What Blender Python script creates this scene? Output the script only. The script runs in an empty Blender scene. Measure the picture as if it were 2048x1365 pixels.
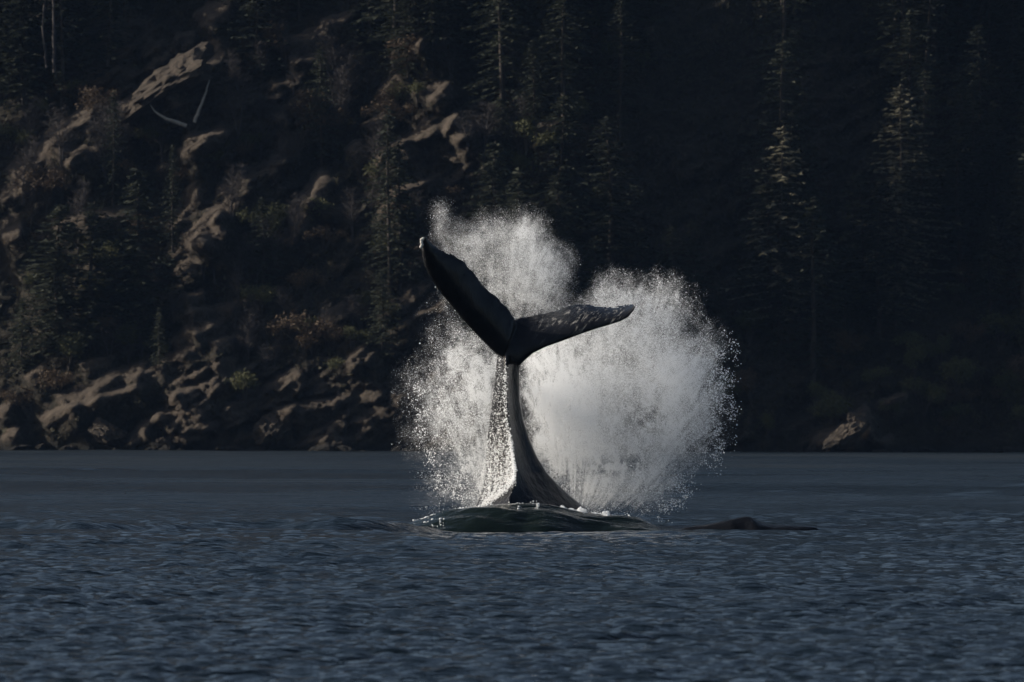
import bpy, bmesh, math, random
import numpy as np
from mathutils import Vector, Matrix

SC = bpy.context.scene
COL = SC.collection

# ------------------------------------------------------------------ camera
FPX = 2048 * 400.0 / 36.0          # focal length in photograph pixels
EYE = 1.9                          # camera height above the water
HOR = 851.0                        # horizon row in the photograph
cam_d = bpy.data.cameras.new("camera")
cam = bpy.data.objects.new("camera", cam_d)
COL.objects.link(cam)
cam_d.sensor_width = 36.0
cam_d.lens = 400.0
cam_d.clip_start = 1.0
cam_d.clip_end = 9000.0
cam.location = (0, 0, EYE)
cam.rotation_euler = (math.radians(90) + math.atan((HOR - 682.5) / FPX), math.radians(-0.12), 0)
cam_d.dof.use_dof = True
cam_d.dof.focus_distance = 206.0
cam_d.dof.aperture_fstop = 10.0
SC.camera = cam

# ------------------------------------------------------------------ world, sun, exposure
SUN = Vector((-0.87, 0.13, 0.42)).normalized()       # towards the sun
sun_el = math.asin(SUN.z)
sun_rot = math.atan2(SUN.x, SUN.y)
world = bpy.data.worlds.new("World")
SC.world = world
world.use_nodes = True
wn = world.node_tree.nodes
sky = wn.new("ShaderNodeTexSky")
sky.sky_type = 'NISHITA'
sky.sun_disc = False
sky.sun_elevation = sun_el
sky.sun_rotation = sun_rot
sky.air_density = 1.0
sky.dust_density = 2.4
sky.ozone_density = 0.6
bg = wn["Background"]
bg.inputs["Strength"].default_value = 0.078
world.node_tree.links.new(sky.outputs[0], bg.inputs[0])

sun_d = bpy.data.lights.new("sun", 'SUN')
sun_d.energy = 5.0
sun_d.angle = math.radians(0.5)
sun_d.color = (1.0, 0.93, 0.83)
sun = bpy.data.objects.new("sun", sun_d)
COL.objects.link(sun)
sun.rotation_euler = (-SUN).to_track_quat('-Z', 'Y').to_euler()

SC.cycles.use_denoising = True
SC.cycles.denoiser = "OPENIMAGEDENOISE"
SC.cycles.caustics_reflective = False
SC.cycles.caustics_refractive = False
SC.cycles.sample_clamp_indirect = 4.0
SC.cycles.max_bounces = 14
SC.cycles.diffuse_bounces = 8
SC.cycles.transmission_bounces = 8
vs = SC.view_settings
vs.view_transform = 'Standard'
vs.look = 'None'
vs.gamma = 1.0
vs.use_curve_mapping = False
vs.exposure = 0.42

# ------------------------------------------------------------------ helpers
def P(px, py, y):
    """World point seen at photograph pixel (px, py) at distance y."""
    return ((px - 1024) * y / FPX, y, EYE + (HOR - py) * y / FPX)

def wx(px, y): return (px - 1024) * y / FPX
def wz(py, y): return EYE + (HOR - py) * y / FPX

def lattice(ix, iy, seed):
    n = (ix.astype(np.int64) * 374761393 + iy.astype(np.int64) * 668265263 + int(seed) * 974634777) & 0xFFFFFFFF
    n = ((n ^ (n >> 13)) * 1274126177) & 0xFFFFFFFF
    n = n ^ (n >> 16)
    return (n & 0xFFFF).astype(np.float64) / 65535.0

def vnoise(x, y, seed=0):
    x = np.asarray(x, float); y = np.asarray(y, float)
    x0 = np.floor(x); y0 = np.floor(y)
    fx = x - x0; fy = y - y0
    fx = fx * fx * fx * (fx * (fx * 6 - 15) + 10); fy = fy * fy * fy * (fy * (fy * 6 - 15) + 10)
    a = lattice(x0, y0, seed); b = lattice(x0 + 1, y0, seed)
    c = lattice(x0, y0 + 1, seed); d = lattice(x0 + 1, y0 + 1, seed)
    return (a + (b - a) * fx) * (1 - fy) + (c + (d - c) * fx) * fy

def fbm(x, y, seed=0, octaves=5, gain=0.5):
    s = 0.0; a = 1.0; t = 0.0
    for k in range(octaves):
        s = s + a * vnoise(x * 2 ** k + 17.3 * k, y * 2 ** k - 9.1 * k, seed + k)
        t += a; a *= gain
    return s / t

def worley(x, y, seed):
    """Cell noise: gap between the two nearest cell points, a random height and slope for the nearest cell, and the offset from its point."""
    x0 = np.floor(x); y0 = np.floor(y)
    f1 = np.full(x.shape, 9.0); f2 = np.full(x.shape, 9.0); rnd = np.zeros(x.shape); ox = np.zeros(x.shape); oy = np.zeros(x.shape); tl = np.zeros(x.shape)
    for i in (-1, 0, 1):
        for j in (-1, 0, 1):
            cx, cy = x0 + i, y0 + j
            dx = x - (cx + lattice(cx, cy, seed)); dy = y - (cy + lattice(cx, cy, seed + 1))
            d = np.hypot(dx, dy); near = d < f1
            f2 = np.where(near, f1, np.minimum(f2, d))
            rnd = np.where(near, lattice(cx, cy, seed + 2), rnd); tl = np.where(near, lattice(cx, cy, seed + 3), tl)
            ox = np.where(near, dx, ox); oy = np.where(near, dy, oy); f1 = np.where(near, d, f1)
    return f2 - f1, rnd, tl, ox, oy

def sstep(a, b, x):
    t = np.clip((x - a) / (b - a), 0, 1)
    return t * t * (3 - 2 * t)

def mesh_from(name, co, faces, smooth=True, mats=(), mat_index=None):
    """co: (n,3) array; faces: (m,3) or (m,4) int array, or a list of such arrays."""
    me = bpy.data.meshes.new(name)
    co = np.asarray(co, np.float32)
    if isinstance(faces, np.ndarray): faces = [faces]
    faces = [np.asarray(f, np.int32) for f in faces if len(f)]
    loops = np.concatenate([f.ravel() for f in faces])
    sizes = np.concatenate([np.full(len(f), f.shape[1], np.int32) for f in faces])
    me.vertices.add(len(co)); me.vertices.foreach_set("co", co.ravel())
    me.loops.add(len(loops)); me.loops.foreach_set("vertex_index", loops)
    me.polygons.add(len(sizes))
    starts = np.concatenate([[0], np.cumsum(sizes)[:-1]]).astype(np.int32)
    me.polygons.foreach_set("loop_start", starts)
    me.polygons.foreach_set("use_smooth", np.full(len(sizes), smooth))
    for m in mats: me.materials.append(m)
    if mat_index is not None: me.polygons.foreach_set("material_index", np.asarray(mat_index, np.int32))
    me.update(calc_edges=True)
    return me

def add_attr(me, name, vals):
    at = me.attributes.new(name, 'FLOAT', 'POINT')
    at.data.foreach_set("value", np.asarray(vals, np.float32))

def link(name, data, parent=None, loc=None):
    o = bpy.data.objects.new(name, data)
    COL.objects.link(o)
    if parent is not None: o.parent = parent
    if loc is not None: o.location = loc
    return o

def tag(o, label=None, cat=None, group=None, kind=None):
    if label: o["label"] = label
    if cat: o["category"] = cat
    if group: o["group"] = group
    if kind: o["kind"] = kind
    return o

def grid_faces(nr, nc):
    i = np.arange(nr - 1)[:, None] * nc + np.arange(nc - 1)[None, :]
    return np.stack([i, i + 1, i + nc + 1, i + nc], -1).reshape(-1, 4)

# ------------------------------------------------------------------ materials
def new_mat(name):
    m = bpy.data.materials.new(name); m.use_nodes = True
    nt = m.node_tree
    b = nt.nodes["Principled BSDF"]
    return m, nt, b

def N(nt, t, **kw):
    n = nt.nodes.new(t)
    for k, v in kw.items():
        if k in n.inputs: n.inputs[k].default_value = v
        else: setattr(n, k, v)
    return n

def ramp(nt, pts, interp='LINEAR'):
    r = nt.nodes.new("ShaderNodeValToRGB")
    r.color_ramp.interpolation = interp
    els = r.color_ramp.elements
    while len(els) < len(pts): els.new(0.5)
    for e, (p, c) in zip(els, pts):
        e.position = p; e.color = (*c, 1) if len(c) == 3 else c
    return r

def mix_rgb(nt, fac, a, b):
    m = nt.nodes.new("ShaderNodeMix"); m.data_type = 'RGBA'
    for sock, v in ((0, fac), (6, a), (7, b)):
        if isinstance(v, bpy.types.NodeSocket): nt.links.new(v, m.inputs[sock])
        elif sock == 0: m.inputs[0].default_value = v
        else: m.inputs[sock].default_value = (*v, 1)
    return m.outputs[2]

def tex_noise(nt, scale, detail=4, rough=0.55, stretch=None, coord='Object', distortion=0.0):
    tc = nt.nodes.new("ShaderNodeTexCoord")
    src = tc.outputs[coord]
    if stretch:
        mp = nt.nodes.new("ShaderNodeMapping")
        mp.inputs["Scale"].default_value = stretch[:3]
        if len(stretch) > 3:
            m0 = nt.nodes.new("ShaderNodeMapping"); m0.inputs["Rotation"].default_value = stretch[3:6]
            nt.links.new(src, m0.inputs[0]); src = m0.outputs[0]
        nt.links.new(src, mp.inputs[0]); src = mp.outputs[0]
    n = N(nt, "ShaderNodeTexNoise", Scale=scale, Detail=detail, Roughness=rough, Distortion=distortion)
    nt.links.new(src, n.inputs["Vector"])
    return n.outputs["Fac"]

def bump(nt, height, strength, dist, normal=None):
    b = N(nt, "ShaderNodeBump", Strength=strength, Distance=dist)
    nt.links.new(height, b.inputs["Height"])
    if normal is not None: nt.links.new(normal, b.inputs["Normal"])
    return b.outputs["Normal"]

# water
M_water, nt, b = new_mat("sea_water")
at = N(nt, "ShaderNodeAttribute", attribute_name="swell")
c = mix_rgb(nt, at.outputs["Fac"], (0.005, 0.010, 0.014), (0.003, 0.0065, 0.004))
nt.links.new(c, b.inputs["Base Color"])
wr = N(nt, "ShaderNodeAttribute", attribute_name="ruffle")          # wind-ruffled patches are rougher than slicks
nt.links.new(wr.outputs["Fac"], b.inputs["Roughness"])
b.inputs["IOR"].default_value = 1.333
n1 = tex_noise(nt, 3.2, 4, 0.55, (0.35, 1.3, 1.0))
n2 = tex_noise(nt, 15.0, 3, 0.6, (0.32, 1.3, 1.0))
n3 = tex_noise(nt, 7.5, 2, 0.5, (0.28, 1.5, 1.0))
nn = bump(nt, n1, 0.8, 0.13)
nn = bump(nt, n3, 1.0, 0.05, nn)
nn = bump(nt, n2, 1.0, 0.028, nn)
for bn in [q for q in nt.nodes if q.bl_idname == "ShaderNodeBump"]:        # the stretched skin of the hump is glassier
    mu = N(nt, "ShaderNodeMath", operation='MULTIPLY_ADD'); nt.links.new(at.outputs["Fac"], mu.inputs[0])
    mu.inputs[1].default_value = -0.45 * bn.inputs["Strength"].default_value; mu.inputs[2].default_value = bn.inputs["Strength"].default_value
    nt.links.new(mu.outputs[0], bn.inputs["Strength"])
nt.links.new(nn, b.inputs["Normal"])

# hillside: rock where ledges break through, dark soil, moss and litter elsewhere, wet tide band at the water
M_hill, nt, b = new_mat("hillside_ground")
at = N(nt, "ShaderNodeAttribute", attribute_name="rock")
rock_n = tex_noise(nt, 0.9, 8, 0.65, (1, 1, 1))
rock_c = ramp(nt, [(0.25, (0.034, 0.028, 0.023)), (0.5, (0.078, 0.062, 0.048)), (0.75, (0.135, 0.108, 0.083))])
nt.links.new(rock_n, rock_c.inputs[0])
soil_n = tex_noise(nt, 1.7, 6, 0.6)
soil_c = ramp(nt, [(0.3, (0.018, 0.016, 0.012)), (0.55, (0.034, 0.029, 0.021)), (0.8, (0.062, 0.050, 0.036))])
nt.links.new(soil_n, soil_c.inputs[0])
wear = tex_noise(nt, 2.6, 5, 0.7)
sm = N(nt, "ShaderNodeMath", operation='ADD'); nt.links.new(at.outputs["Fac"], sm.inputs[0])
m2 = N(nt, "ShaderNodeMath", operation='MULTIPLY_ADD'); nt.links.new(wear, m2.inputs[0]); m2.inputs[1].default_value = 1.4; m2.inputs[2].default_value = -0.7
nt.links.new(m2.outputs[0], sm.inputs[1])
rmask = ramp(nt, [(0.38, (0, 0, 0)), (0.62, (1, 1, 1))]); nt.links.new(sm.outputs[0], rmask.inputs[0])
c = mix_rgb(nt, rmask.outputs[0], soil_c.outputs[0], rock_c.outputs[0])
tc = N(nt, "ShaderNodeTexCoord"); sx = N(nt, "ShaderNodeSeparateXYZ"); nt.links.new(tc.outputs["Object"], sx.inputs[0])
tide = ramp(nt, [(0.0, (1, 1, 1)), (1.0, (0, 0, 0))])
mr = N(nt, "ShaderNodeMapRange"); nt.links.new(sx.outputs["Z"], mr.inputs["Value"])
mr.inputs["From Min"].default_value = 0.25; mr.inputs["From Max"].default_value = 0.9
nt.links.new(mr.outputs[0], tide.inputs[0])
c = mix_rgb(nt, tide.outputs[0], c, (0.012, 0.012, 0.010))
nt.links.new(c, b.inputs["Base Color"])
b.inputs["Roughness"].default_value = 0.95
b.inputs["Specular IOR Level"].default_value = 0.15
nn = bump(nt, tex_noise(nt, 1.3, 8, 0.7), 1.0, 0.9)
nt.links.new(nn, b.inputs["Normal"])

M_rock, nt, b = new_mat("bare_rock")
rock_n = tex_noise(nt, 1.1, 8, 0.65)
rock_c = ramp(nt, [(0.28, (0.034, 0.028, 0.023)), (0.5, (0.078, 0.062, 0.048)), (0.75, (0.135, 0.108, 0.083))])
nt.links.new(rock_n, rock_c.inputs[0])
lich = ramp(nt, [(0.55, (0, 0, 0)), (0.7, (1, 1, 1))]); nt.links.new(tex_noise(nt, 2.3, 5, 0.7), lich.inputs[0])
c = mix_rgb(nt, lich.outputs[0], rock_c.outputs[0], (0.05, 0.045, 0.03))
g = N(nt, "ShaderNodeNewGeometry"); sx = N(nt, "ShaderNodeSeparateXYZ"); nt.links.new(g.outputs["Position"], sx.inputs[0])
mr = N(nt, "ShaderNodeMapRange"); nt.links.new(sx.outputs["Z"], mr.inputs["Value"])
mr.inputs["From Min"].default_value = 0.25; mr.inputs["From Max"].default_value = 0.9
mr.inputs["To Min"].default_value = 1.0; mr.inputs["To Max"].default_value = 0.0
c = mix_rgb(nt, mr.outputs[0], c, (0.014, 0.013, 0.011))
nt.links.new(c, b.inputs["Base Color"])
b.inputs["Roughness"].default_value = 0.9
b.inputs["Specular IOR Level"].default_value = 0.2
nt.links.new(bump(nt, tex_noise(nt, 1.6, 8, 0.75), 1.0, 0.8), b.inputs["Normal"])

def leaf_mat(name, c1, c2, trans=0.25):
    m, nt, b = new_mat(name)
    oi = N(nt, "ShaderNodeObjectInfo")
    n = tex_noise(nt, 0.8, 3, 0.6)
    ad = N(nt, "ShaderNodeMath", operation='MULTIPLY_ADD'); nt.links.new(oi.outputs["Random"], ad.inputs[0])
    ad.inputs[1].default_value = 0.5; nt.links.new(n, ad.inputs[2])
    r = ramp(nt, [(0.35, c1), (1.0, c2)]); nt.links.new(ad.outputs[0], r.inputs[0])
    nt.links.new(r.outputs[0], b.inputs["Base Color"])
    b.inputs["Roughness"].default_value = 0.8
    b.inputs["Specular IOR Level"].default_value = 0.2
    t = N(nt, "ShaderNodeBsdfTranslucent"); nt.links.new(r.outputs[0], t.inputs["Color"])
    mx = N(nt, "ShaderNodeMixShader", Fac=trans)
    nt.links.new(b.outputs[0], mx.inputs[1]); nt.links.new(t.outputs[0], mx.inputs[2])
    nt.links.new(mx.outputs[0], nt.nodes["Material Output"].inputs["Surface"])
    return m

M_needle = leaf_mat("conifer_needles", (0.018, 0.022, 0.015), (0.038, 0.042, 0.027))
M_litneedle = leaf_mat("painted_lit_fir_needles", (0.085, 0.080, 0.054), (0.135, 0.125, 0.085))  # sunlight painted in: paler needles so the singled-out firs look lit
M_leaf = leaf_mat("shrub_leaves", (0.045, 0.048, 0.022), (0.085, 0.084, 0.038))
M_russet = leaf_mat("russet_leaves", (0.05, 0.036, 0.025), (0.085, 0.06, 0.038))
M_under = leaf_mat("undergrowth_leaves", (0.022, 0.022, 0.014), (0.052, 0.046, 0.028))

def plain(name, c1, c2, scale=4.0, rough=0.85):
    m, nt, b = new_mat(name)
    r = ramp(nt, [(0.3, c1), (0.7, c2)]); nt.links.new(tex_noise(nt, scale, 5, 0.65), r.inputs[0])
    nt.links.new(r.outputs[0], b.inputs["Base Color"])
    b.inputs["Roughness"].default_value = rough
    b.inputs["Specular IOR Level"].default_value = 0.2
    return m
M_bark = plain("bark", (0.028, 0.023, 0.019), (0.06, 0.05, 0.043))
M_twig = plain("bare_twigs", (0.032, 0.028, 0.027), (0.070, 0.060, 0.056))
M_dead = plain("bleached_wood", (0.17, 0.158, 0.14), (0.30, 0.28, 0.25))

# whale skin: wet, nearly black, pale scars and running water streaks
M_skin, nt, b = new_mat("wet_whale_skin")
base = ramp(nt, [(0.3, (0.004, 0.0045, 0.006)), (0.7, (0.011, 0.012, 0.015))])
nt.links.new(tex_noise(nt, 3.0, 6, 0.65), base.inputs[0])
sc_n = tex_noise(nt, 9.0, 4, 0.7, (1.0, 1.0, 0.35))
scm = ramp(nt, [(0.66, (0, 0, 0)), (0.76, (0.6, 0.6, 0.6))]); nt.links.new(sc_n, scm.inputs[0])
c = mix_rgb(nt, scm.outputs[0], base.outputs[0], (0.06, 0.065, 0.072))
at = N(nt, "ShaderNodeAttribute", attribute_name="streak")
stn = tex_noise(nt, 4.6, 6, 0.72, (4.2, 2.0, 0.42, 0.0, math.radians(-33), 0.0))
stm = ramp(nt, [(0.53, (0, 0, 0)), (0.70, (1, 1, 1))]); nt.links.new(stn, stm.inputs[0])
mm = N(nt, "ShaderNodeMath", operation='MULTIPLY'); nt.links.new(stm.outputs[0], mm.inputs[0]); nt.links.new(at.outputs["Fac"], mm.inputs[1])
pat = ramp(nt, [(0.40, (0.08, 0.08, 0.08)), (0.62, (1, 1, 1))]); nt.links.new(tex_noise(nt, 1.9, 3, 0.6), pat.inputs[0])
mm2 = N(nt, "ShaderNodeMath", operation='MULTIPLY'); nt.links.new(mm.outputs[0], mm2.inputs[0]); nt.links.new(pat.outputs[0], mm2.inputs[1]); mm = mm2
c = mix_rgb(nt, mm.outputs[0], c, (0.40, 0.38, 0.35))
nt.links.new(c, b.inputs["Base Color"])
b.inputs["Roughness"].default_value = 0.15
b.inputs["IOR"].default_value = 1.33
b.inputs["Specular IOR Level"].default_value = 0.36
nn = bump(nt, tex_noise(nt, 4.0, 5, 0.6, (1.0, 1.0, 0.4)), 0.38, 0.09)
nn = bump(nt, tex_noise(nt, 22.0, 3, 0.6), 0.18, 0.012, nn)
nt.links.new(nn, b.inputs["Normal"])

M_back = M_skin.copy(); M_back.name = "dark_back_skin"
M_back.node_tree.nodes["Principled BSDF"].inputs["Specular IOR Level"].default_value = 0.05
M_barn, nt, b = new_mat("barnacle_shell")
b.inputs["Base Color"].default_value = (0.55, 0.53, 0.48, 1); b.inputs["Roughness"].default_value = 0.6

def spray_mat(name, trans, clear):
    m, nt, b = new_mat(name)
    b.inputs["Base Color"].default_value = (0.93, 0.94, 0.95, 1)
    b.inputs["Roughness"].default_value = 0.25
    b.inputs["IOR"].default_value = 1.33
    t = N(nt, "ShaderNodeBsdfTranslucent"); t.inputs["Color"].default_value = (0.95, 0.955, 0.96, 1)
    mx = N(nt, "ShaderNodeMixShader", Fac=trans)
    nt.links.new(b.outputs[0], mx.inputs[1]); nt.links.new(t.outputs[0], mx.inputs[2])
    tr = N(nt, "ShaderNodeBsdfTransparent")
    m3 = N(nt, "ShaderNodeMixShader", Fac=clear)
    nt.links.new(mx.outputs[0], m3.inputs[1]); nt.links.new(tr.outputs[0], m3.inputs[2])
    nt.links.new(m3.outputs[0], nt.nodes["Material Output"].inputs["Surface"])
    return m
M_spray = spray_mat("spray_droplets", 0.5, 0.0)
M_foam = spray_mat("foam", 0.35, 0.0)

# ------------------------------------------------------------------ water
WH = 206.0                                       # distance of the whale
def interp(x, pts):
    pts = sorted(pts); return np.interp(x, [p[0] for p in pts], [p[1] for p in pts])

CRY = 203.2
crest_px = [(800, 1062), (820, 1050), (845, 1043), (870, 1034), (905, 1024), (950, 1017), (1010, 1011), (1060, 1009), (1100, 1012), (1160, 1022),
            (1200, 1031), (1240, 1035), (1280, 1041), (1310, 1053), (1335, 1063)]
crest_x = [wx(p, CRY) for p, q in crest_px]; crest_h = [wz(q, CRY) for p, q in crest_px]

rng = np.random.default_rng(5)
WAVES = []
for k in range(130):
    lam = 0.15 * (6.0 / 0.15) ** (rng.random() ** 1.7)
    th = math.radians(90 + rng.normal(0, 14 if lam > 0.6 else 19) + 6)       # travel roughly along the line of sight
    amp = 0.0064 * lam ** 0.75 * rng.uniform(0.5, 1.2)
    if lam < 0.42: amp *= 1.9
    elif lam < 1.0: amp *= 0.75
    else: amp *= 0.5
    WAVES.append((2 * math.pi / lam * math.cos(th), 2 * math.pi / lam * math.sin(th), amp, rng.uniform(0, 6.283), lam))

def swell_part(x, y):
    """The hump of water pushed up in front of the whale, and the rings that leave it."""
    hc = np.interp(x, crest_x, crest_h, left=0, right=0)
    hc = hc * sstep(-2.15, -1.9, x) * sstep(2.95, 2.5, x)
    wob = 0.25 * (vnoise(x * 0.9 + 3, x * 0 + 1.5, 4) - 0.5) + 0.06 * (vnoise(x * 3.3, x * 0 + 7.5, 5) - 0.5)
    t = y - (CRY + wob + 0.10 * np.abs(x))
    wdt = 1.15 + 0.35 * (vnoise(x * 1.3 + 8, x * 0 + 3.1, 14) - 0.5)
    front = np.clip(1 - (np.clip(-t, 0, wdt) / wdt) ** 2, 0, 1) ** 0.75
    back = 0.45 + 0.55 * np.exp(-np.clip(t, 0, None) / 0.5)
    back = back * sstep(4.0, 1.0, t)
    h = hc * np.where(t < 0, front, back)
    # diagonal flow ridges over its face
    fl = 0.055 * np.sin((x * 0.55 + t * 2.4) * 6.0 + 4 * vnoise(x * 1.4, t * 2, 9)) * vnoise(x * 1.6 + 5, t * 1.7, 12) + 0.10 * (fbm(x * 1.7 + t, t * 2.2, 15, 4) - 0.5)
    h = h + fl * (hc > 0.02) * sstep(-1.3, -0.8, t) * sstep(0.15, -0.1, t) * np.clip(hc * 3, 0, 1)
    trough = -0.14 * np.where(t < -1.6, np.exp(-((t + 1.6) / 6.5) ** 2), np.exp(-((t + 1.6) / 0.6) ** 2)) * sstep(-3.4, -1.6, x) * (1 - sstep(-0.4, 2.8, x) * 0.9) * sstep(4.5, 2.5, x)
    mask = np.clip(hc / 0.12, 0, 1) * sstep(-1.7, -1.1, t) * sstep(0.5, 0.1, t)
    return h + trough, mask

def ridges(x, y):
    h = 0
    # long wave fronts spreading from the whale to the west
    for (pts, amp, w, seed) in (([(-9.3, 199.0), (-7.6, 198.2), (-5.4, 200.6), (-4.4, 201.0), (-3.4, 200.6), (-2.0, 201.2)], 0.21, 0.75, 1),
                                ([(-9.3, 209.0), (-7.5, 208.5), (-5.0, 207.0), (-3.4, 206.2), (-2.2, 208)], 0.075, 0.8, 2),
                                ([(-9.3, 216), (-6.0, 221), (-2.0, 217), (3, 216), (7, 221), (12, 218)], 0.06, 1.4, 3),
                                ([(2.2, 212), (5, 210), (8.5, 212), (12, 209)], 0.055, 1.1, 4),
                                *[([(-30, y0), (-10, y0 + d1), (0, y0 - d2), (12, y0 + d1), (30, y0)], 0.0007 * y0 ** 0.8, w_, sd_) for (y0, d1, d2, w_, sd_) in
                                  ((228, 3, 2, 1.6, 11), (236, -2, 3, 1.2, 12), (252, 4, 2, 2.0, 13), (262, -3, 4, 2.4, 14), (281, 4, -3, 2.2, 15), (300, -5, 3, 3.0, 16), (322, 5, 4, 3.0, 17),
                                   (350, -4, 5, 4.0, 18), (385, 6, -4, 4.5, 19), (430, -6, 6, 6.0, 20), (500, 8, 5, 7.0, 21), (590, -8, 6, 9.0, 22))],
                                ([(-14, 240), (-6.0, 236), (-2.0, 243), (3, 239), (9, 244), (14, 238)], 0.07, 2.2, 6)):
        xs = [p[0] for p in pts]; ys = [p[1] for p in pts]
        yc = np.interp(x, xs, ys) + 0.7 * (vnoise(x * 0.45, x * 0 + seed, 30 + seed) - 0.5)
        fade = sstep(xs[0] - 5, xs[0], x) * sstep(xs[-1] + 2.5, xs[-1] - 0.5, x)
        prof = np.exp(-((y - yc) / w) ** 2) - 0.6 * np.exp(-((y - yc + 1.5 * w) / (w * 0.9)) ** 2)
        h = h + amp * fade * prof * (0.55 + 0.9 * vnoise(x * 0.5 + 40, y * 0.1, 50 + seed))
    return h

def water_height(x, y, space):
    gust = 0.55 + 0.9 * fbm(x * 0.09, y * 0.035, 70, 3)
    calm = sstep(1.5, 5.5, np.hypot(x, (y - WH) * 0.8)) * (1 - 0.9 * np.exp(-((x - 4.4) / 2.2) ** 4 - ((y - 200.5) / 4.0) ** 2))
    h = np.zeros_like(x); open_w = sstep(215, 380, y)
    wxp = x + 0.35 * (vnoise(x * 0.5, y * 0.5, 80) - 0.5); wyp = y + 0.5 * (vnoise(x * 0.4, y * 0.6, 81) - 0.5)
    for kx, ky, a, ph, lam in WAVES:
        s = np.sin(kx * wxp + ky * wyp + ph)
        h += a * np.clip((lam / space - 2.2) / 1.5, 0, 1) * (s + 0.25 * s * s) * (1 - 0.3 * open_w if lam < 1.3 else 1 + 0.35 * open_w)
    sp, mask = swell_part(x, y)
    h = h * gust * (0.35 + 0.65 * calm) * (1 - 0.55 * mask)
    return h + sp + ridges(x, y), mask

ys = [-400.0, -200, -80, -20, 10, 30, 45, 55, 63, 70, 73]
y = 76.0
while y < 900:
    ys.append(y)
    if y < 201: dy = 0.058 * (y / 84) ** 0.9
    elif y < 204.0: dy = 0.035
    elif y < 212: dy = 0.12
    else: dy = 0.115 * (y / 210) ** 1.75
    y += dy
ys += [930, 1000, 1200, 1600]
ys = np.array(ys)
nd = 240
s_in = np.linspace(-1, 1, nd)
s_out = 1 + (np.geomspace(1, 46, 22) - 1 + np.linspace(0.02, 0, 22) * 0)[1:]
s = np.concatenate([-s_out[::-1], s_in, s_out])
wd = np.clip(0.066 * ys, 4.5, 66)
X = wd[:, None] * s[None, :]
Y = np.repeat(ys[:, None], len(s), 1)
sp = np.maximum(np.gradient(ys)[:, None] * 0.9, np.abs(np.gradient(X, axis=1)) * 0.8)
Z, mask = water_height(X.ravel(), Y.ravel(), sp.ravel())
me = mesh_from("water", np.stack([X.ravel(), Y.ravel(), Z], 1), grid_faces(len(ys), len(s)), True, [M_water])
add_attr(me, "swell", mask)
ruf = 0.07 + 0.38 * sstep(120, 700, Y.ravel()) ** 0.8 + 0.70 * (fbm(X.ravel() * 0.03, Y.ravel() * 0.030, 75, 5) - 0.5) * sstep(120, 260, Y.ravel()) + 0.10 * (fbm(X.ravel() * 0.12, Y.ravel() * 0.05, 76, 4) - 0.5)
add_attr(me, "ruffle", np.clip(ruf * (1 - 0.5 * mask), 0.05, 0.6))
tag(link("water", me), kind="structure")

# ------------------------------------------------------------------ hillside
def PX(*a): return a
LEDGES = [  # x0,y0,x1,y1 of a lit ledge in the photograph, tread width in pixels
    (250, 222, 320, 165, 34), (310, 170, 430, 108, 46), (20, 350, 100, 290, 26), (95, 285, 180, 225, 34), (0, 400, 60, 352, 26),
    (110, 305, 200, 300, 16), (130, 330, 160, 300, 14),
    (340, 465, 395, 385, 26), (395, 490, 440, 440, 26), (430, 440, 480, 410, 26), (440, 385, 480, 345, 18), (475, 350, 545, 325, 14),
    (585, 490, 615, 410, 24), (610, 410, 650, 350, 28), (110, 455, 170, 430, 24), (170, 440, 265, 430, 22), (0, 480, 40, 462, 40),
    (345, 520, 400, 470, 26), (395, 500, 450, 470, 22), (350, 545, 400, 530, 14), (345, 640, 380, 600, 16), (375, 600, 410, 590, 12),
    (380, 630, 485, 612, 9), (350, 690, 385, 662, 14), (395, 672, 450, 650, 11), (430, 690, 470, 680, 9), (320, 735, 390, 708, 16),
    (270, 760, 330, 735, 10), (205, 772, 290, 735, 16), (170, 730, 230, 722, 8), (365, 768, 470, 725, 12), (325, 840, 365, 795, 16),
    (360, 795, 440, 765, 12), (205, 800, 290, 780, 12), (95, 842, 160, 815, 14), (155, 815, 210, 800, 10), (130, 800, 200, 785, 18),
    (262, 890, 300, 860, 14), (295, 860, 330, 830, 14), (560, 830, 600, 815, 12), (595, 818, 720, 792, 8), (395, 40, 450, 2, 36),
    (340, 65, 375, 60, 14), (370, 280, 455, 262, 18), (355, 305, 400, 292, 14), (400, 290, 440, 240, 16), (560, 90, 640, 60, 22), (580, 120, 660, 105, 14),
    (540, 170, 600, 150, 14), (540, 235, 570, 228, 12), (640, 40, 700, 20, 16),
    (755, 312, 810, 285, 13), (740, 348, 760, 312, 9), (1035, 262, 1070, 250, 12), (1065, 262, 1115, 246, 18), (1110, 252, 1230, 252, 7),
    (780, 70, 830, 35, 18), (825, 60, 870, 42, 20), (790, 90, 840, 80, 14), (820, 95, 845, 75, 10), (955, 38, 990, 25, 12), (760, 185, 790, 140, 13), (830, 185, 885, 165, 11), (860, 200, 895, 165, 8),
    (760, 432, 790, 400, 12), (785, 385, 880, 362, 10), (910, 285, 945, 268, 14), (890, 270, 915, 230, 14), (1290, 50, 1310, 45, 6),
    (730, 250, 770, 225, 10), (690, 300, 720, 280, 10),
    (1630, 890, 1680, 860, 20), (1670, 868, 1720, 830, 18), (1700, 850, 1730, 820, 16), (1755, 806, 1805, 788, 9), (1690, 895, 1730, 858, 14), (1750, 885, 1775, 872, 9),
    (60, 760, 90, 740, 10), (0, 835, 30, 815, 12), (15, 880, 45, 862, 12), (650, 640, 690, 615, 10), (690, 735, 730, 700, 8), (760, 640, 790, 610, 8)]
_seg = []
for (x0, y0, x1, y1, w) in LEDGES:
    _seg.append((wx(x0, 815), wz(y0, 815), wx(x1, 815), wz(y1, 815), w / 28.0))

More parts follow.
